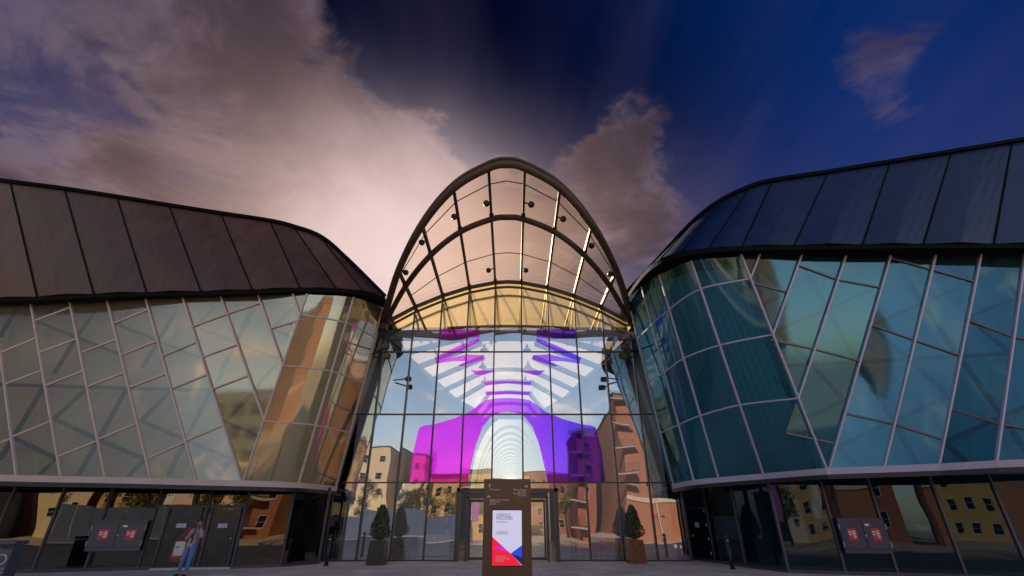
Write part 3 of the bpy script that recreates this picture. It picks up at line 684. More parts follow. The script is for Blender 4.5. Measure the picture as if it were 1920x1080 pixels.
def spot(px, x, kind):
    z = float(np.interp(abs(x), VX, VZ))+.1
    p = atZ(px, z); t = thing('canopy_spotlight', kind, 'spotlight', 'canopy spotlights', p)
    k = .15; m = MB()
    m.tube([(0, .16*1, .06), (0, .1, .04), (0, 0, 0), (0, -.12, -.05), (0, -.16, -.07)], [.03, .11, .145, .135, .11], 12); m.build('lamp_head', M_BLACK, t, smooth=True)
    hx = (CX+x)-p.x
    MB().bar((0, .02, .06), (hx, .05, .16), .05).build('bracket_arm', M_BLACK, t)
for px, x in (((912, 382), -.75), ((852, 407), -2.25), ((791, 455), -3.75), ((761, 511), -5.25), ((996, 384), .75), ((1056, 411), 2.25), ((1109, 461), 3.75), ((1144, 514), 5.25), ((916, 507), -.75), ((986, 507), .75)):
    spot(px, x, 'small round black spotlight between the front and middle canopy arches' if px[1] < 480 or abs(x) > 5 else 'small round spotlight behind the middle canopy arch')
for s, px, py, side_ in ((-1, 722, 650, 'bronze'), (-1, 724, 668, 'bronze'), (1, 1172, 650, 'navy'), (1, 1168, 668, 'navy')):
    p = atY((px, py), 21.2)
    lower = py > 660
    nm = ('brown' if s < 0 else 'navy')
    t = thing('floodlight', ('lower' if lower else 'upper')+' boxy floodlight on an arm at the '+nm+' clad building corner', 'floodlight', None, p)
    MB().box((0, 0, 0), (.34, .28, .24), s*.4).build('lamp_housing', mat('olive_lamp', (.10, .075, .03), .4, .3), t, bevel=.02)
    MB().box((s*-.06, -.15, 0), (.26, .02, .18), s*.4).build('lamp_lens', G_PANE, t)
    MB().bar((s*.05, .1, 0), (s*.75, .5, .12 if lower else -.22), .06).build('arm', M_BLACK, t)

# pendant bells in the hall
for (px, py), y in (((908, 652), 26.6), ((988, 652), 26.6), ((905, 684), 29.6), ((990, 684), 29.6), ((909, 712), 33.0), ((985, 712), 33.0)):
    p = atY((px, py), y); t = thing('pendant_lamp', 'grey bell shaped pendant lamp under the white hall ceiling', 'pendant lamp', 'bell pendants in the hall', p)
    M_BELL = mat('bell_grey', (.22, .17, .20), .5)
    MB().tube([(0, 0, .24), (0, 0, .16), (0, 0, .02), (0, 0, -.16), (0, 0, -.20)], [.03, .07, .10, .26, .27], 14).build('shade', M_BELL, t, smooth=True)
    MB().tube([(0, 0, .22), (0, 0, CZ-.1-p.z)], .02, 6).build('cable', M_BELL, t)

# ------------------------------------------------------------------ doors of the brown building, fire cabinets
def on_wall(base, i, x, y):
    """point of ground floor segment i (outermost first) that shows at picture point x,y"""
    a, b = base[i], base[i+1]; n = (b-a).cross(Vector((0, 0, 1))).normalized()
    r = pxdir(x, y); return EYE+r*((a-EYE).dot(n)/r.dot(n))
FW = Vector((0, -.06, 0))
i1, i2 = 6, 7                                                     # 259-361 and 361-435
for i, xs in ((i1, ((287, 1067), (352, 1066))), (i2, ((372, 1066), (428, 1065)))):
    a = on_wall(lbase, i, *xs[0]); b = on_wall(lbase, i, *xs[1]); h = on_wall(lbase, i, 330 if i == i1 else 420, 953).z
    d = MB().bar(a+FW, a+FW+Vector((0, 0, h)), .06, .08, up=(0, 1, 0)).bar(b+FW, b+FW+Vector((0, 0, h)), .06, .08, up=(0, 1, 0)).bar(a+FW+Vector((0, 0, h)), b+FW+Vector((0, 0, h)), .08, .06).build('door', M_GFRAME, LB)
    q = [a+FW*.5+Vector((0, 0, .08)), b+FW*.5+Vector((0, 0, .08)), b+FW*.5+Vector((0, 0, h-.05)), a+FW*.5+Vector((0, 0, h-.05))]
    MB().poly(q).build('door_panel', mat('door_dark', (.030, .027, .022), .25, 0, .2), d)
    c = (a+b)/2+FW*1.5; t = (b-a).normalized()
    sgn = MB().bar(c+t*-.17+Vector((0, 0, 1.42)), c+t*.17+Vector((0, 0, 1.42)), .012, .15).build('door_sign', mat('sign_blue_white', (.42, .44, .62), .5), d)
    hp = b-t*.12+FW*1.4+Vector((0, 0, .98)); MB().box(hp, (.05, .05, .05)).build('door_knob', mat('steel_knob', (.6, .6, .6), .3, .8), d)
a = on_wall(lbase, i1, 285, 1068); b = on_wall(lbase, i2, 440, 1066)
MB().bar(lbase[i1].lerp(lbase[i1+1], .25)+Vector((0, -.12, .03)), lbase[i2]+Vector((0, -.12, .03)), .2, .06).bar(lbase[i2]+Vector((0, -.12, .03)), lbase[i2+1]+Vector((0, -.12, .03)), .2, .06).build('door_step', mat('pale_step', (.50, .40, .36), .7), LB)
for i, s in ((6, 'a'), (7, 'b')):
    p, q = lbase[i], lbase[i+1]; z = on_wall(lbase, i, 330 if i == 6 else 420, 951).z+.05
    MB().bar(p+Vector((0, -.05, z)), q+Vector((0, -.05, z)), .1, .07).build('door_transom', M_GFRAME, LB)
# side door of the navy building (last segment before the atrium)
i = len(rbase)-2; a, b = rbase[i], rbase[i+1]; hz = on_wall(rbase, i, 1305, 953).z
d = MB().bar(a+Vector((-.05, -.06, hz)), b+Vector((-.05, -.06, hz)), .1, .07).build('door', M_GFRAME, RB)
t = (b-a).normalized(); nn = Vector((-.10, -.05, 0)); c = a.lerp(b, .45)+nn
MB().bar(c-t*.17+Vector((0, 0, 1.45)), c+t*.17+Vector((0, 0, 1.45)), .012, .2).build('door_sign', mat('sign_blue_white', (.42, .44, .62), .5), d)
MB().box(c+t*.5+Vector((0, 0, 1.0)), (.06, .06, .06)).build('door_knob', mat('steel_knob', (.6, .6, .6), .3, .8), d)
for k in range(4): MB().box(a.lerp(b, .03)+nn+Vector((0, 0, .35+.55*k)), (.03, .03, .12)).build('hinge', M_PALER, d)

def cabinet(base, i, quad, label, col, group=None):
    pts = [on_wall(base, i, *p) for p in quad]                     # tl tr br bl
    zt = (pts[0].z+pts[1].z)/2; zb = (pts[2].z+pts[3].z)/2
    a = (pts[0]+pts[3])/2; b = (pts[1]+pts[2])/2; a.z = b.z = 0
    w = (b-a).length; rz = math.atan2((b-a).y, (b-a).x); c = (a+b)/2; h = zt-zb
    t = thing('fire_cabinet', label, 'cabinet', group, (c.x, c.y, zb), rz)
    M_ = mat('cabinet_'+col[0], col[1], .45, .1, .1)
    MB().box((0, -.15, h/2), (w*.955, .12, h)).build('body', M_, t, bevel=.01)
    for s in (-1, 1):
        dr = MB().box((s*w*.24, -.222, h*.52), (w*.45, .03, h*.78)).build('cabinet_door', M_, t, bevel=.008)
        sx = s*w*.24
        MB().box((sx, -.241, h*.53), (w*.175, .008, h*.34)).build('red_sign', mat('sign_red', (.62, .035, .045), .4), dr)
        mk = MB()
        for k in range(2): mk.box((sx-w*.045, -.2465, h*(.60-.07*k)), (w*.06, .002, h*.035))
        for k in range(4): mk.box((sx+w*.035, -.2465, h*(.62-.055*k)), (w*(.05+.012*(k % 2)), .002, h*.035))
        mk.build('sign_marks', mat('sign_white', (.8, .75, .75), .5), dr)
        for z in (.25, .75): MB().box((s*w*.475, -.245, h*z), (.025, .02, h*.16)).build('hinge', M_PALER, dr)
    MB().box((w*.10, -.24, h*.80), (w*.085, .008, h*.06)).build('name_plate', mat('sign_white', (.8, .75, .75), .5), t)
    MB().tube([(w*.02, -.235, h*.5), (w*.02, -.27, h*.5)], .028, 10).build('lock', mat('brass_lock', (.55, .42, .34), .3, .7), t)
    return t
cabinet(lbase, 5, [(178, 975), (284, 975), (267, 1033), (162, 1033)], 'grey double door fire cabinet with red signs on the brown building', ('grey', (.085, .075, .085)), 'fire cabinets')
cabinet(rbase, 6, [(1563, 973), (1651, 969), (1673, 1037), (1579, 1038)], 'slate blue double door fire cabinet with red signs on the navy building', ('slate', (.050, .056, .105)), 'fire cabinets')

# ------------------------------------------------------------------ totem sign
def totem():
    Y = 10.7; tl, tr = atY((908, 898), Y), atY((995, 898), Y); c = (tl.x+tr.x)/2; w = tr.x-tl.x; h = tl.z
    t = thing('totem_sign', 'brown wayfinding totem with white arrows and a lit poster screen', 'sign', None, (c, Y, 0))
    MB().box((0, .09, h/2), (w, .18, h)).build('slab', mat('totem_brown', (.125, .066, .028), .38, .2, .08, 1.5), t, bevel=.012)
    def loc(x, y, dy=0): p = atY((x, y), Y); return Vector((p.x-c, -dy, p.z))
    a, b = loc(924, 957), loc(979, 1060.5)
    MB().box(((a.x+b.x)/2, -.004, (a.z+b.z)/2), (b.x-a.x+.03, .012, a.z-b.z+.04)).build('screen_bezel', M_BLACK, t)
    scr = MB().poly([(a.x, -.013, b.z), (b.x, -.013, b.z), (b.x, -.013, a.z), (a.x, -.013, a.z)]).build('screen', mat('screen_lilac', (.2, .2, .25), .3, 0, .02, emit=(.50, .47, .66), estr=.55), t)
    def sp(u, v, d=.016): return Vector((a.x+(b.x-a.x)*u, -d, a.z+(b.z-a.z)*v))       # u right, v down, 0..1
    def pane(name, pts, col, e, d=.016): MB().poly([sp(u, v, d) for u, v in pts[::-1]]).build(name, mat('screen_'+name, tuple(x*.3 for x in col), .3, 0, .02, emit=col, estr=e), scr)
    pane('poster_red', [(0, .49), (.62, .79), (1, 1), (0, 1)], (.80, .006, .035), .5)
    pane('poster_magenta', [(.03, .68), (.33, .655), (.60, .775), (.30, .73)], (.62, .01, .66), .5, .018)
    pane('poster_blue', [(1, .64), (1, .855), (.62, .79)], (.01, .06, .60), .5)
    pane('poster_navy', [(.62, .79), (1, .855), (1, .99)], (.006, .012, .10), .5)
    pane('poster_pale', [(.35, .655), (.98, .64), (.62, .785)], (.46, .50, .66), .55, .0145)
    TW_ = mat('sign_letter_white', (.85, .72, .66), .5); TG = mat('poster_grey_text', (.10, .09, .16), .5); TP = mat('poster_pink_text', (.60, .06, .22), .5)
    X = (1, 0, 0); U = (0, 0, 1)
    k = (b.x-a.x)
    for s_, u, v, sz, wd, m_ in (('LIVERPOOL', .12, .115, .085, .50, TG), ('WELCOMES', .12, .175, .085, .56, TG), ('OCTOBER 2019', .12, .235, .045, .38, TP), ('OCTOBER 2019', .12, .41, .042, .38, TP), ('LIVERPOOL', .12, .445, .042, .42, TG)):
        text('poster_text', s_, sz*k/.62, m_, scr, sp(u, v, .019), X, U, width=wd*k)
    for s_, v, wd in (('LIVERPOOL', .862, .36), ('CONVENTION', .897, .46), ('BUREAU', .932, .28)):
        text('poster_text', s_, .052*k/.62, TW_, scr, sp(.12, v, .020), X, U, width=wd*k)
    def line(s_, x, y, wpx, al):
        o = loc(x, y, .004); wm = wpx*(tr.x-tl.x)/87
        text('sign_lettering', s_, .046, TW_, t, o, X, U, al, width=wm)
    line('ACC Liverpool', 918, 919, 19, 'LEFT')
    for s_, y, w_ in (('Echo Arena', 919.5, 23), ('Box Office', 923.2, 14), ('Royal Albert Dock', 926.8, 24), ('City Centre', 930.5, 15)): line(s_, 986.5, y, w_, 'RIGHT')
    for s_, y, w_ in (('Exhibition Centre Liverpool', 938.5, 36), ('Pullman Hotel', 942.3, 18), ('Car Park', 946.2, 12.5)): line(s_, 918, y, w_, 'LEFT')
    for x, y, ang in ((918, 911, 90), (986, 912, 0), (917, 931, 180)):
        o = loc(x, y, .006); m = MB(); r = .035; ca, sa = math.cos(R(ang)), math.sin(R(ang))
        def P(u, v): return Vector((o.x+u*ca-v*sa, -.006, o.z+u*sa+v*ca))
        for p, q in ((P(-r, 0), P(r, 0)), (P(r, 0), P(.1*r, .8*r)), (P(r, 0), P(.1*r, -.8*r))): m.bar(p, q, .010, .004, up=(0, 1, 0))
        m.build('arrow', TW_, t)
totem()

# ------------------------------------------------------------------ planters with clipped shrubs
def leaf_cloud(n, shape, size, seed, m, name, parent, kind=None):
    rnd = random.Random(seed); mb = MB()
    for _ in range(n):
        p, nrm = shape(rnd)
        nrm = (nrm+Vector((rnd.uniform(-.8, .8), rnd.uniform(-.8, .8), rnd.uniform(-.5, .8)))).normalized()
        a = nrm.orthogonal().normalized(); a = Matrix.Rotation(rnd.uniform(0, 6.28), 3, nrm)@a; b = nrm.cross(a); s = size*rnd.uniform(.6, 1.3)
        mb.poly([p-a*s, p+b*s*.45, p+a*s, p-b*s*.45])
    return mb.build(name, m, parent, kind=kind)
def leaf_mat(name, c):
    m, nt, p = nodes_of(name); N = nt.nodes.new; L = nt.links.new
    g = N('ShaderNodeNewGeometry'); r = N('ShaderNodeMapRange'); L(g.outputs['Random Per Island'], r.inputs[0]); r.inputs[3].default_value = .5; r.inputs[4].default_value = 1.6
    mx = N('ShaderNodeMix'); mx.data_type = 'RGBA'; mx.blend_type = 'MULTIPLY'; mx.inputs[0].default_value = 1; mx.inputs[6].default_value = (*c, 1); L(r.outputs[0], mx.inputs[7])
    L(mx.outputs[2], p.inputs['Base Color']); p.inputs['Roughness'].default_value = .5; MATS[name] = m; return m
M_LEAF = leaf_mat('box_leaf', (.045, .062, .016)); M_BARK = mat('bark', (.06, .04, .025), .9)
def planter(px, label, potcol, hh, seed):
    p = atZ(px, 0); t = thing('potted_shrub', label, 'potted plant', 'clipped shrubs beside the entrance', p)
    w0, w1, h = .36, .31, .88
    m = MB(); q = [(-1, -1), (1, -1), (1, 1), (-1, 1)]
    lo = [(x*w0, y*w0, 0) for x, y in q]; hi = [(x*w1, y*w1, h) for x, y in q]; ri = [(x*(w1-.04), y*(w1-.04), h) for x, y in q]; so = [(x*(w1-.04), y*(w1-.04), h-.06) for x, y in q]
    v = lo+hi+ri+so; m.v = v
    for L0 in (0, 4, 8):
        for k in range(4): m.f.append((L0+k, L0+(k+1) % 4, L0+4+(k+1) % 4, L0+4+k))
    m.f.append((3, 2, 1, 0)); pot = m.build('pot', mat('pot_'+potcol[0], potcol[1], .3, .2, .3, 5), t)
    MB().poly([(x*(w1-.045), y*(w1-.045), h-.05) for x, y in q]).build('soil', mat('soil', (.03, .02, .015), .95), t)
    MB().tube([(0, 0, h-.1), (.01, 0, h+.3), (0, .01, h+hh*.8)], [.03, .025, .012], 8).build('trunk', M_BARK, t)
    def rad(u): return .44*min(1, (u/.12)**.5 if u < .12 else 1)*(1-max(0, u-.25)/.80)**.62
    def shape(r):
        u = r.random()**.9; th = r.uniform(0, 6.283); rr = rad(u)*(1+.08*math.sin(5*th+9*u)+.07*math.sin(11*u+3*th))*(r.random()**.28)
        n = Vector((math.cos(th), math.sin(th), .3)); return Vector((rr*math.cos(th), rr*math.sin(th), h+.04+u*hh)), n
    leaf_cloud(4200, shape, .045, seed, M_LEAF, 'foliage', t)
planter((706, 1059), 'clipped cone shrub in a black square pot by the glass wall', ('black', (.022, .018, .014)), 1.30, 3)
planter((1194, 1056), 'clipped cone shrub in a brown copper square pot by the glass wall', ('sunlit', (.12, .045, .018)), 1.32, 5)  # orange sunlight on this pot is put into its brown colour

# ------------------------------------------------------------------ bollards
def bollard(px, label):
    p = atZ(px, 0); t = thing('bollard', label, 'bollard', 'black bollards on the plaza', p)
    MB().tube([(0, 0, 0), (0, 0, .90)], .075, 14).build('post', M_BLACK, t, smooth=True)
    MB().tube([(0, 0, 0), (0, 0, .03)], .11, 14).build('foot_plate', M_BLACK, t, smooth=True)
    MB().tube([(0, 0, .90), (0, 0, .925), (0, 0, .93), (0, 0, .97)], [.05, .05, .055, .055], 14).build('neck', mat('collar_steel', (.5, .48, .46), .3, .6), t, smooth=True)
    MB().tube([(0, 0, .96), (0, 0, .975), (0, 0, 1.05), (0, 0, 1.10), (0, 0, 1.12)], [.06, .085, .088, .06, .01], 14).build('cap', M_BLACK, t, smooth=True)
bollard((611, 1061), 'black bollard on the paving at the corner of the brown building')
bollard((1276, 1051.5), 'black bollard close to the glass wall beside the copper pot')
bollard((1374, 1067.5), 'black bollard standing in front of the smoked glass of the navy building')

# ------------------------------------------------------------------ litter bin
p = atZ((-12, 1089), 0)
BN = thing('litter_bin', 'dark slate litter bin with round pale emblem at the brown building', 'bin', None, p, R(8))
M_BIN = mat('bin_slate', (.085, .085, .12), .45, .1, .15)
MB().box((0, 0, .46), (.66, .5, .92)).build('body', M_BIN, BN, bevel=.02)
MB().box((0, -.01, 1.0), (.70, .54, .10)).build('lid', M_BIN, BN, bevel=.02)
for x in (-.16, .16): MB().box((x, -.262, .875), (.26, .02, .07)).build('slot', M_BLACK, BN)
MB().tube([(.14+.13*math.cos(a), -.256, .56+.13*math.sin(a)) for a in np.linspace(-2.5, 2.5, 20)], .022, 6).build('emblem', mat('emblem_pale', (.5, .48, .52), .5), BN)
text('emblem_text', 'PCC', .16, mat('emblem_pale', (.5, .48, .52), .5), BN, (-.02, -.258, .22), (1, 0, 0), (0, 0, 1), width=.34)

# ------------------------------------------------------------------ people
def skin(name, V, E_, Rd, m, parent, sub=2):
    me = bpy.data.meshes.new(name); me.from_pydata(V, E_, []); o = bpy.data.objects.new(name, me); COL.objects.link(o)
    md = o.modifiers.new('s', 'SKIN'); md.use_smooth_shade = True
    for k, r in enumerate(Rd):
        me.skin_vertices[0].data[k].radius = r if isinstance(r, tuple) else (r, r); me.skin_vertices[0].data[k].use_root = (k == 0)
    ss = o.modifiers.new('d', 'SUBSURF'); ss.levels = sub; ss.render_levels = sub
    dg = bpy.context.evaluated_depsgraph_get(); nm = bpy.data.meshes.new_from_object(o.evaluated_get(dg)); bpy.data.objects.remove(o)
    nm.name = name; nm.materials.clear(); nm.materials.append(m)
    for p in nm.polygons: p.use_smooth = True
    o = bpy.data.objects.new(name, nm); COL.objects.link(o); o.parent = parent; return o
def chain(V, E_, Rd, pts, start=None):
    prev = start
    for p, r in pts:
        V.append(p); Rd.append(r)
        if prev is not None: E_.append((prev, len(V)-1))
        prev = len(V)-1
    return prev
M_SKIN = mat('skin', (.42, .20, .12), .5, 0, .05); M_HAIR = mat('black_hair', (.012, .010, .010), .5)
def person(label, loc, rz, J, cols, phone=False):
    t = thing('person', label, 'person', None, loc, rz)
    V, E_, Rd = [], [], []
    pel = chain(V, E_, Rd, [(J['pelvis'], .10)]); ch = chain(V, E_, Rd, [(J['waist'], .095), (J['chest'], .115), (J['neck0'], .06)], pel)
    chest = ch-1
    hd = chain(V, E_, Rd, [(J['neck'], .05), (J['chin'], .068), (J['head'], (.088, .098)), (J['crown'], .062)], ch)
    face = Vector(J['face']).normalized(); hc = Vector(J['head'])
    chain(V, E_, Rd, [(tuple(hc+face*.105+Vector((0, 0, -.025))), .018)], hd-1)
    for s in ('l', 'r'):
        chain(V, E_, Rd, [(J['hip_'+s], .085), (J['knee_'+s], .058), (J['ankle_'+s], .042), (tuple(Vector(J['ankle_'+s])+Vector((0, -.05, -.045))), .035), (tuple(Vector(J['ankle_'+s])+Vector((0, -.16, -.055))), .03)], pel)
        w = chain(V, E_, Rd, [(J['sh_'+s], .058), (J['el_'+s], .042), (J['wr_'+s], .027)], chest)
        pd = (Vector(J['wr_'+s])-Vector(J['el_'+s])).normalized(); pm = Vector(J['wr_'+s])+pd*.06
        pc = chain(V, E_, Rd, [(tuple(pm), .030)], w)
        side = pd.cross(face).normalized(); curl = Vector(J['curl_'+s]).normalized()
        for k, ln in enumerate((.075, .085, .078, .06)):
            b0 = pm+side*(.03-.02*k)+pd*.03
            chain(V, E_, Rd, [(tuple(b0), .0095), (tuple(b0+pd*ln*.5+curl*ln*.2), .009), (tuple(b0+pd*ln*.7+curl*ln*.6), .0075)], pc)
        tb = pm+side*.04-pd*.03
        chain(V, E_, Rd, [(tuple(tb), .011), (tuple(tb+side*.02+pd*.035+curl*.02), .0095)], pc)
    body = skin('body', V, E_, Rd, M_SKIN, t, 2)
    # eyes, mouth, ears
    sd = face.cross(Vector((0, 0, 1))).normalized()
    ft = MB()
    for s in (-1, 1): ft.box(hc+face*.096+sd*(s*.033)+Vector((0, 0, .005)), (.022, .014, .012), rz)
    ft.box(hc+face*.092+Vector((0, 0, -.062)), (.045, .012, .010), rz); ft.build('face_features', mat('dark_lip', (.10, .03, .03), .5), body)
    er = MB()
    for s in (-1, 1): er.tube([hc+sd*(s*.085)+Vector((0, 0, -.03)), hc+sd*(s*.10)+Vector((0, 0, 0)), hc+sd*(s*.088)+Vector((0, 0, .03))], [.008, .016, .01], 8)
    er.build('ears', M_SKIN, body, smooth=True)
    # hair
    V, E_, Rd = [], [], []
    bk = -face
    chain(V, E_, Rd, [(tuple(hc+Vector((0, 0, .095))+face*.035), .055), (tuple(hc+Vector((0, 0, .075))+bk*.03), .088), (tuple(hc+bk*.055+Vector((0, 0, -.02))), .082), (tuple(hc+bk*.05+Vector((0, 0, -.14))), .06)])
    skin('hair', V, E_, Rd, M_HAIR, t, 2)
    # trousers
    V, E_, Rd = [], [], []
    p0 = chain(V, E_, Rd, [(J['pelvis'], (.135, .12))]); chain(V, E_, Rd, [(tuple(Vector(J['pelvis'])+Vector((0, 0, .10))), (.125, .11))], p0)
    for s in ('l', 'r'):
        k, a = Vector(J['knee_'+s]), Vector(J['ankle_'+s])
        chain(V, E_, Rd, [(J['hip_'+s], .105), (tuple(k), .078), (tuple(k.lerp(a, .5)), .066), (tuple(a+Vector((0, 0, .05))), .056)], p0)
    skin('trousers', V, E_, Rd, cols['trousers'], t, 2)
    for s in ('l', 'r'):
        a = Vector(J['ankle_'+s]); V, E_, Rd = [], [], []
        chain(V, E_, Rd, [(tuple(a+Vector((0, .04, -.035))), .045), (tuple(a+Vector((0, -.06, -.04))), .042), (tuple(a+Vector((0, -.19, -.048))), .034)]); skin('shoe', V, E_, Rd, M_BLACK, t, 1)
    # coat: torso and sleeves
    V, E_, Rd = [], [], []
    wv, cv = Vector(J['waist']), Vector(J['chest']); pv = Vector(J['pelvis'])
    b0 = chain(V, E_, Rd, [(tuple(cv), (.165, .12))]); chain(V, E_, Rd, [(tuple(wv), (.150, .118)), (tuple(pv+Vector((0, 0, -.02))), (.168, .13)), (tuple(pv+Vector((0, 0, -.10))), (.170, .132))], b0)
    chain(V, E_, Rd, [(J['neck0'], .075)], b0)
    for s in ('l', 'r'): chain(V, E_, Rd, [(J['sh_'+s], .080), (J['el_'+s], .064), (tuple(Vector(J['el_'+s]).lerp(Vector(J['wr_'+s]), .92)), .045)], b0)
    coat = skin('coat', V, E_, Rd, cols['coat'], t, 2)
    if cols.get('shirt'):
        f = MB(); fr = Vector((.02, -.128, 0))
        f.poly([cv+fr+Vector((-.055, .0, .10)), cv+fr+Vector((.055, 0, .10)), pv+fr+Vector((.045, -.012, .04)), pv+fr+Vector((-.05, -.012, .04))][::-1]); f.build('shirt_front', cols['shirt'], coat)
        MB().tube([Vector(J['neck0'])+Vector((-.05, -.07, .02)), cv+Vector((0, -.135, .02)), cv+Vector((.03, -.14, -.14))], [.035, .03, .022], 8).build('scarf', mat('teal_scarf', (.02, .20, .30), .8), coat, smooth=True)
    return t
J1 = dict(pelvis=(0, 0, .90), waist=(.02, 0, 1.06), chest=(.05, -.01, 1.25), neck0=(.085, -.02, 1.36), neck=(.10, -.03, 1.40), chin=(.125, -.055, 1.455), head=(.135, -.06, 1.53), crown=(.135, -.055, 1.60), face=(.25, -.9, -.1),
    hip_l=(-.09, 0, .84), knee_l=(-.13, -.05, .46), ankle_l=(-.20, .03, .085), hip_r=(.09, 0, .84), knee_r=(.09, -.04, .46), ankle_r=(.06, -.02, .085),
    sh_l=(-.12, 0, 1.29), el_l=(-.20, -.06, 1.05), wr_l=(.05, -.23, 1.24), curl_l=(.5, -.2, .6), sh_r=(.21, 0, 1.29), el_r=(.31, -.10, 1.10), wr_r=(.255, -.13, 1.38), curl_r=(-.7, .2, .3))
def cloth(n, c): return mat(n, c, .85, 0, .12, 9, .3, 60)
ploc = atZ((343, 1081), 0)
PP = person('person in grey jacket and blue jeans holding a phone to one ear', ploc, 0, J1, dict(trousers=cloth('blue_jeans', (.10, .18, .36)), coat=cloth('grey_jacket', (.33, .30, .31)), shirt=cloth('black_top', (.02, .02, .025))))
ph = MB().box(ploc+Vector((.268, -.16, 1.47)), (.02, .05, .13)).build('mobile_phone', M_BLACK, bevel=.006); tag(ph, 'black mobile phone held against the ear of the person in grey', 'phone')
# bags hanging from the shoulder
def bag(name, label, c, size, m, straps, sm, rz):
    t = thing(name, label, 'bag', None, c, rz); w, d, h = size; b = MB()
    ringz = [(-h, .80, .75), (-h*.93, .98, 1.0), (-h*.5, 1.04, 1.12), (-h*.1, .96, .8), (0, .92, .5)]
    rws = []
    for z, kx, ky in ringz: rws.append([(w/2*kx*math.copysign(abs(math.cos(a))**.45, math.cos(a)), d/2*ky*math.copysign(abs(math.sin(a))**.6, math.sin(a)), z) for a in np.linspace(0, 2*math.pi, 21)])
    b.grid(rws); b.poly(rws[0][:-1][::-1]); b.build('pouch', m, t, smooth=True)
    for pts in straps: MB().path(pts, .035, .012, up=(0, 1, 0)).build('strap', sm, t)
    return t
S = Vector((-.13, 0, 1.375))
c1 = ploc+Vector((-.33, -.05, 1.0))
tb = bag('tote_bag', 'cream cloth tote bag with red straps on the shoulder of the person', c1, (.34, .12, .42), cloth('cream_canvas', (.60, .50, .42)), [[(.10, -.05, -.02), (.17, -.06, .2), (.20, -.03, .385), (.2, .05, .37), (.13, .05, .05)], [(-.08, -.05, -.02), (.06, -.07, .2), (.19, -.05, .38)]], cloth('red_strap', (.45, .02, .04)), 0)
MB().box((-.04, -.068, -.17), (.13, .004, .035)).build('print', mat('bag_print', (.10, .11, .13), .7), tb)
c2 = ploc+Vector((-.36, .02, .70))
bag('shoulder_bag', 'brown leather shoulder bag hanging below the cream tote', c2, (.42, .16, .30), mat('tan_leather', (.23, .065, .022), .45, 0, .2, 8), [[(.15, .03, -.03), (.22, .06, .35), (.23, .05, .66)], [(-.12, .03, -.03), (.1, .07, .4), (.22, .06, .66)]], mat('tan_leather', (.23, .065, .022)), .15)
J2 = dict(J1); J2.update(chest=(0, 0, 1.27), waist=(0, 0, 1.08), neck0=(0, 0, 1.40), neck=(0, 0, 1.44), chin=(0, -.02, 1.50), head=(0, -.03, 1.58), crown=(0, -.03, 1.65), face=(.1, -.95, 0), sh_l=(-.17, 0, 1.33), sh_r=(.17, 0, 1.33), el_l=(-.24, .02, 1.08), el_r=(.24, .02, 1.08), wr_l=(-.25, -.06, .86), wr_r=(.25, -.06, .86), curl_l=(0, -1, 0), curl_r=(0, -1, 0), ankle_l=(-.13, 0, .085))
person('person in blue jacket and dark trousers standing inside behind the glass', Vector((3.05, 26.2, .01)), .2, J2, dict(trousers=cloth('dark_trousers', (.03, .03, .04)), coat=cloth('navy_jacket', (.05, .09, .16))))

# ------------------------------------------------------------------ furniture inside the hall
for k, (x, y, nm) in enumerate(((4.0, 26.6, 'red'), (5.0, 27.2, 'orange'))):
    t = thing('lounge_seat', nm+' upholstered lounge seat on the hall floor behind the glass', 'seat', 'lounge seats in the hall', (x, y, .01), .3)
    M_ = mat(nm+'_fabric', (.45, .05, .05) if nm == 'red' else (.55, .14, .06), .5)
    MB().box((0, 0, .33), (.75, .7, .22)).build('seat', M_, t, bevel=.04); MB().box((0, .32, .68), (.75, .14, .55)).build('backrest', M_, t, bevel=.04)
    for s in (-1, 1):
        MB().box((s*.36, 0, .50), (.10, .66, .16)).build('armrest', M_, t, bevel=.03)
        for q in (-1, 1): MB().tube([(s*.3, q*.28, 0), (s*.3, q*.28, .23)], .02, 8).build('leg', M_BLACK, t)
t = thing('reception_desk', 'pale panelled reception desk inside the hall behind the glass', 'desk', None, (-4.1, 27.6, .01), .25)
M_D = mat('desk_pale', (.50, .55, .50), .4)
MB().box((0, 0, .5), (1.6, .7, .98)).build('body', M_D, t, bevel=.01); MB().box((0, 0, 1.02), (1.75, .8, .06)).build('top', mat('desk_top', (.12, .12, .12), .3), t, bevel=.01)
for k in range(4): MB().box((-.6+.4*k, -.36, .5), (.03, .02, .95)).build('panel_rib', M_PALER, t)

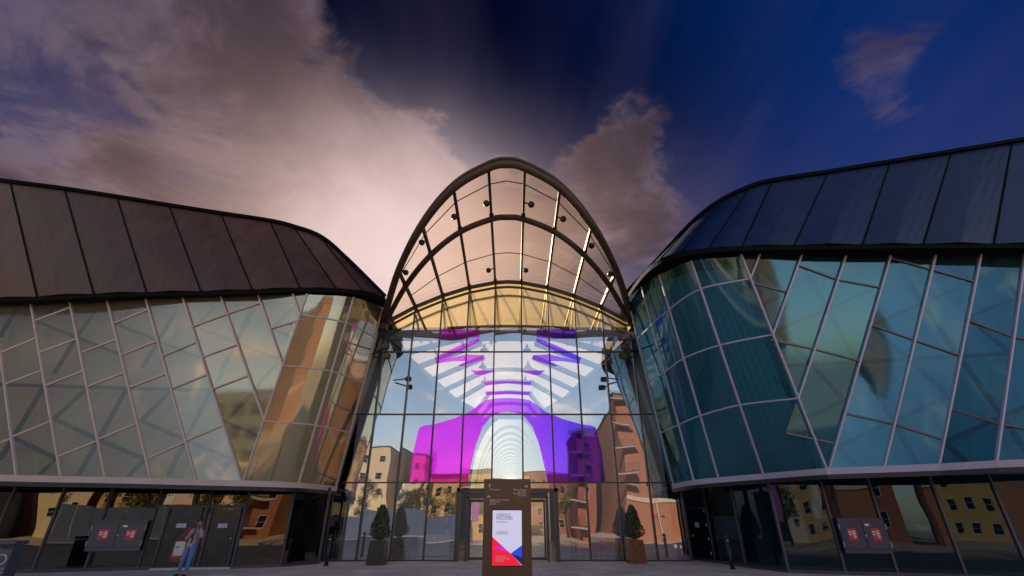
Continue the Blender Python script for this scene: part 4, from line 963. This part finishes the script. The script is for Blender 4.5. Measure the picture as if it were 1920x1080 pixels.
# ------------------------------------------------------------------ the street behind the viewer (seen in the glass)
M_BR = brick_mat('orange_brick', (.42, .17, .085), (.34, .13, .07), (.36, .26, .20), 1, .45, .15)
M_BR2 = brick_mat('red_brick', (.33, .10, .06), (.26, .08, .05), (.30, .22, .18), 1, .45, .15)
M_CREAM = mat('cream_render', (.62, .52, .36), .85, 0, .08, .6); M_YEL = mat('yellow_stone', (.50, .33, .14), .85, 0, .12, .5); M_PALE = mat('pale_render', (.58, .50, .46), .85, 0, .08)
M_WFR = mat('pale_stone_trim', (.55, .50, .45), .6)
def block(name, label, x0, x1, y1, depth, h, m, cols, nrow, wsize, z0=1.2, dz=3.2, band=None, roof=None, rz=0.0, balcony=None):
    cx = (x0+x1)/2; t = thing(name, label, 'building', 'buildings across the plaza', (cx, y1, 0), rz); w = x1-x0
    MB().box((0, -depth/2, h/2), (w, depth, h)).build('wall', m, t)
    r_ = MB().box((0, -depth/2, h+.12), (w+.3, depth+.3, .24)).build('roof', roof or mat('roof_grey', (.10, .10, .11), .7), t)
    for r in range(nrow):
        for c in range(cols):
            x = -w/2+w*(c+.5)/cols; z = z0+dz*r
            f = MB()
            for s in (-1, 1): f.box((x+s*wsize[0]/2, .03, z+wsize[1]/2), (.06, .08, wsize[1]))
            f.box((x, .03, z), (wsize[0], .14, .08)); f.box((x, .03, z+wsize[1]), (wsize[0], .08, .06)); f.box((x, .03, z+wsize[1]*.5), (wsize[0], .05, .04))
            fr = f.build('window', M_WFR, t)
            MB().poly([(x+wsize[0]/2, .02, z), (x-wsize[0]/2, .02, z), (x-wsize[0]/2, .02, z+wsize[1]), (x+wsize[0]/2, .02, z+wsize[1])]).build('pane', G_PANE, fr)
    if band:
        MB().box((0, .06, band), (w+.1, .25, .55)).build('band_course', M_WFR, t)
    if balcony:
        for r in range(nrow+1):
            z = z0+dz*r
            b = MB().box((balcony*w/2, .7, z), (2.6, 1.5, .2)).build('balcony', mat('balcony_grey', (.35, .35, .36), .6), t)
            q = MB()
            for k in range(9): q.bar((balcony*w/2-1.3+.325*k, 1.42, z+.1), (balcony*w/2-1.3+.325*k, 1.42, z+1.1), .03)
            q.bar((balcony*w/2-1.3, 1.42, z+1.1), (balcony*w/2+1.3, 1.42, z+1.1), .05); q.build('railing', M_GFRAME, b)
    return t
block('brick_block', 'tall orange brick block with grey corner balconies and pale band', 15.5, 34, -20, 22, 17.8, M_BR, 3, 3, (1.0, 1.4), 6.6, 3.4, 4.9, None, 0, -1)
block('brick_block', 'narrow red brick block beside the taller orange brick block', 10, 13.2, -27, 14, 14.5, M_BR2, 1, 4, (1.1, 1.6), 1.4, 3.2, None, None, 0, -1)
block('cream_block', 'cream rendered block with small windows across the plaza', -33, -22, -42, 14, 13.8, M_CREAM, 4, 4, (.9, 1.1), 2.2, 2.9)
block('pale_tower', 'slim pale rendered tower across the plaza', -20, -16.8, -48, 8, 13.4, M_PALE, 1, 4, (.9, 1.2), 2, 2.9)
block('brick_terrace', 'long low red brick terrace far across the plaza', -19, 13, -66, 12, 11.2, M_BR2, 11, 3, (1.1, 1.7), 1.3, 3.2, None, mat('roof_slate', (.07, .07, .09), .6))
block('yellow_warehouse', 'yellow stone warehouse with small square windows across the plaza', -15.5, 1.5, -44, 10, 8.8, M_YEL, 9, 3, (.85, 1.35), .9, 2.75)
block('office_block', 'dark glazed office block with white floor bands across the plaza', -62, -37, -34, 18, 15, mat('office_dark', (.09, .11, .12), .5), 8, 4, (2.6, 2.4), .6, 3.5, 4.1)
block('brick_tower', 'square red brick tower left of the cream block', -40.5, -36.2, -52, 5, 13, M_BR2, 1, 2, (.8, 1.4), 4, 4.2)
# hoarding
t = thing('site_hoarding', 'blue painted timber hoarding along the far side of the plaza', 'hoarding', None, (-14, -13, 0))
M_HB = mat('hoarding_blue', (.05, .085, .19), .6, 0, .1)
for k in range(14): MB().box((-8.5+1.25*k, 0, 1.25), (1.22, .05, 2.5)).build('board', M_HB, t)
for k in range(8): MB().box((-8.4+2.4*k, -.12, 1.2), (.1, .15, 2.4)).build('post', M_BARK, t)
# street trees and lamp post
def tree(x, y, h, label, seed):
    t = thing('street_tree', label, 'tree', 'street trees across the plaza', (x, y, 0)); rnd = random.Random(seed)
    MB().tube([(0, 0, 0), (.05, 0, h*.3), (-.05, .05, h*.6), (0, 0, h*.9)], [.16, .12, .08, .03], 8).build('trunk', M_BARK, t, smooth=True)
    cs = [Vector((rnd.gauss(0, h*.16), rnd.gauss(0, h*.16), h*rnd.uniform(.45, .95))) for _ in range(16)]
    lb = MB()
    for c in cs: lb.tube([(0, 0, h*.4), c*.6+Vector((0, 0, h*.15)), c], [.05, .03, .012], 5)
    lb.build('limbs', M_BARK, t)
    def shape(r):
        c = r.choice(cs); d = Vector((r.gauss(0, 1), r.gauss(0, 1), r.gauss(0, .8))).normalized(); return c+d*(h*.13*r.random()**.4), d
    leaf_cloud(2200, shape, .13, seed, leaf_mat('tree_leaf', (.10, .10, .022)) if 'tree_leaf' not in MATS else MATS['tree_leaf'], 'crown', t)
tree(-19, -17, 6.5, 'young street tree behind the blue hoarding end', 1); tree(-12.5, -18, 5.6, 'smaller street tree behind the middle of the blue hoarding', 2); tree(8.5, -30, 7.5, 'bushy street tree beside the narrow red brick block', 4); tree(-5, -30, 7, 'street tree in front of the yellow warehouse', 6)
tree(-8.6, -22, 6.2, 'street tree by the purple banner poles', 8); tree(-13.5, -25, 5.8, 'street tree between the banners and the cream block', 9)
for k, (x, y, c, nm) in enumerate(((-5.6, -13.5, (.30, .10, .42), 'purple'), (-2.6, -15.5, (.62, .60, .66), 'white'))):
    t = thing('banner_flag', nm+' cloth banner on a tall pole across the plaza', 'banner', 'banners across the plaza', (x, y, 0), .4)
    MB().tube([(0, 0, 0), (0, 0, 5.6)], [.05, .035], 8).build('pole', M_WFR, t)
    MB().grid([[(.06+.9*u/6, .07*math.sin(u*1.1+v), 2.2+3.2*v/8) for u in range(7)] for v in range(9)]).build('cloth', mat('banner_'+nm, c, .8), t, smooth=True)
t = thing('lamp_post', 'tall pale lamp post standing before the orange brick block', 'lamp post', None, (17.8, -12, 0))
MB().tube([(0, 0, 0), (0, 0, 8)], [.09, .05], 8).build('pole', M_WFR, t); MB().bar((-.7, 0, 7.6), (.7, 0, 7.6), .06).build('crossarm', M_WFR, t)
for s in (-1, 1): MB().box((s*.75, 0, 7.55), (.3, .2, .12)).build('lamp_head', M_WFR, t)
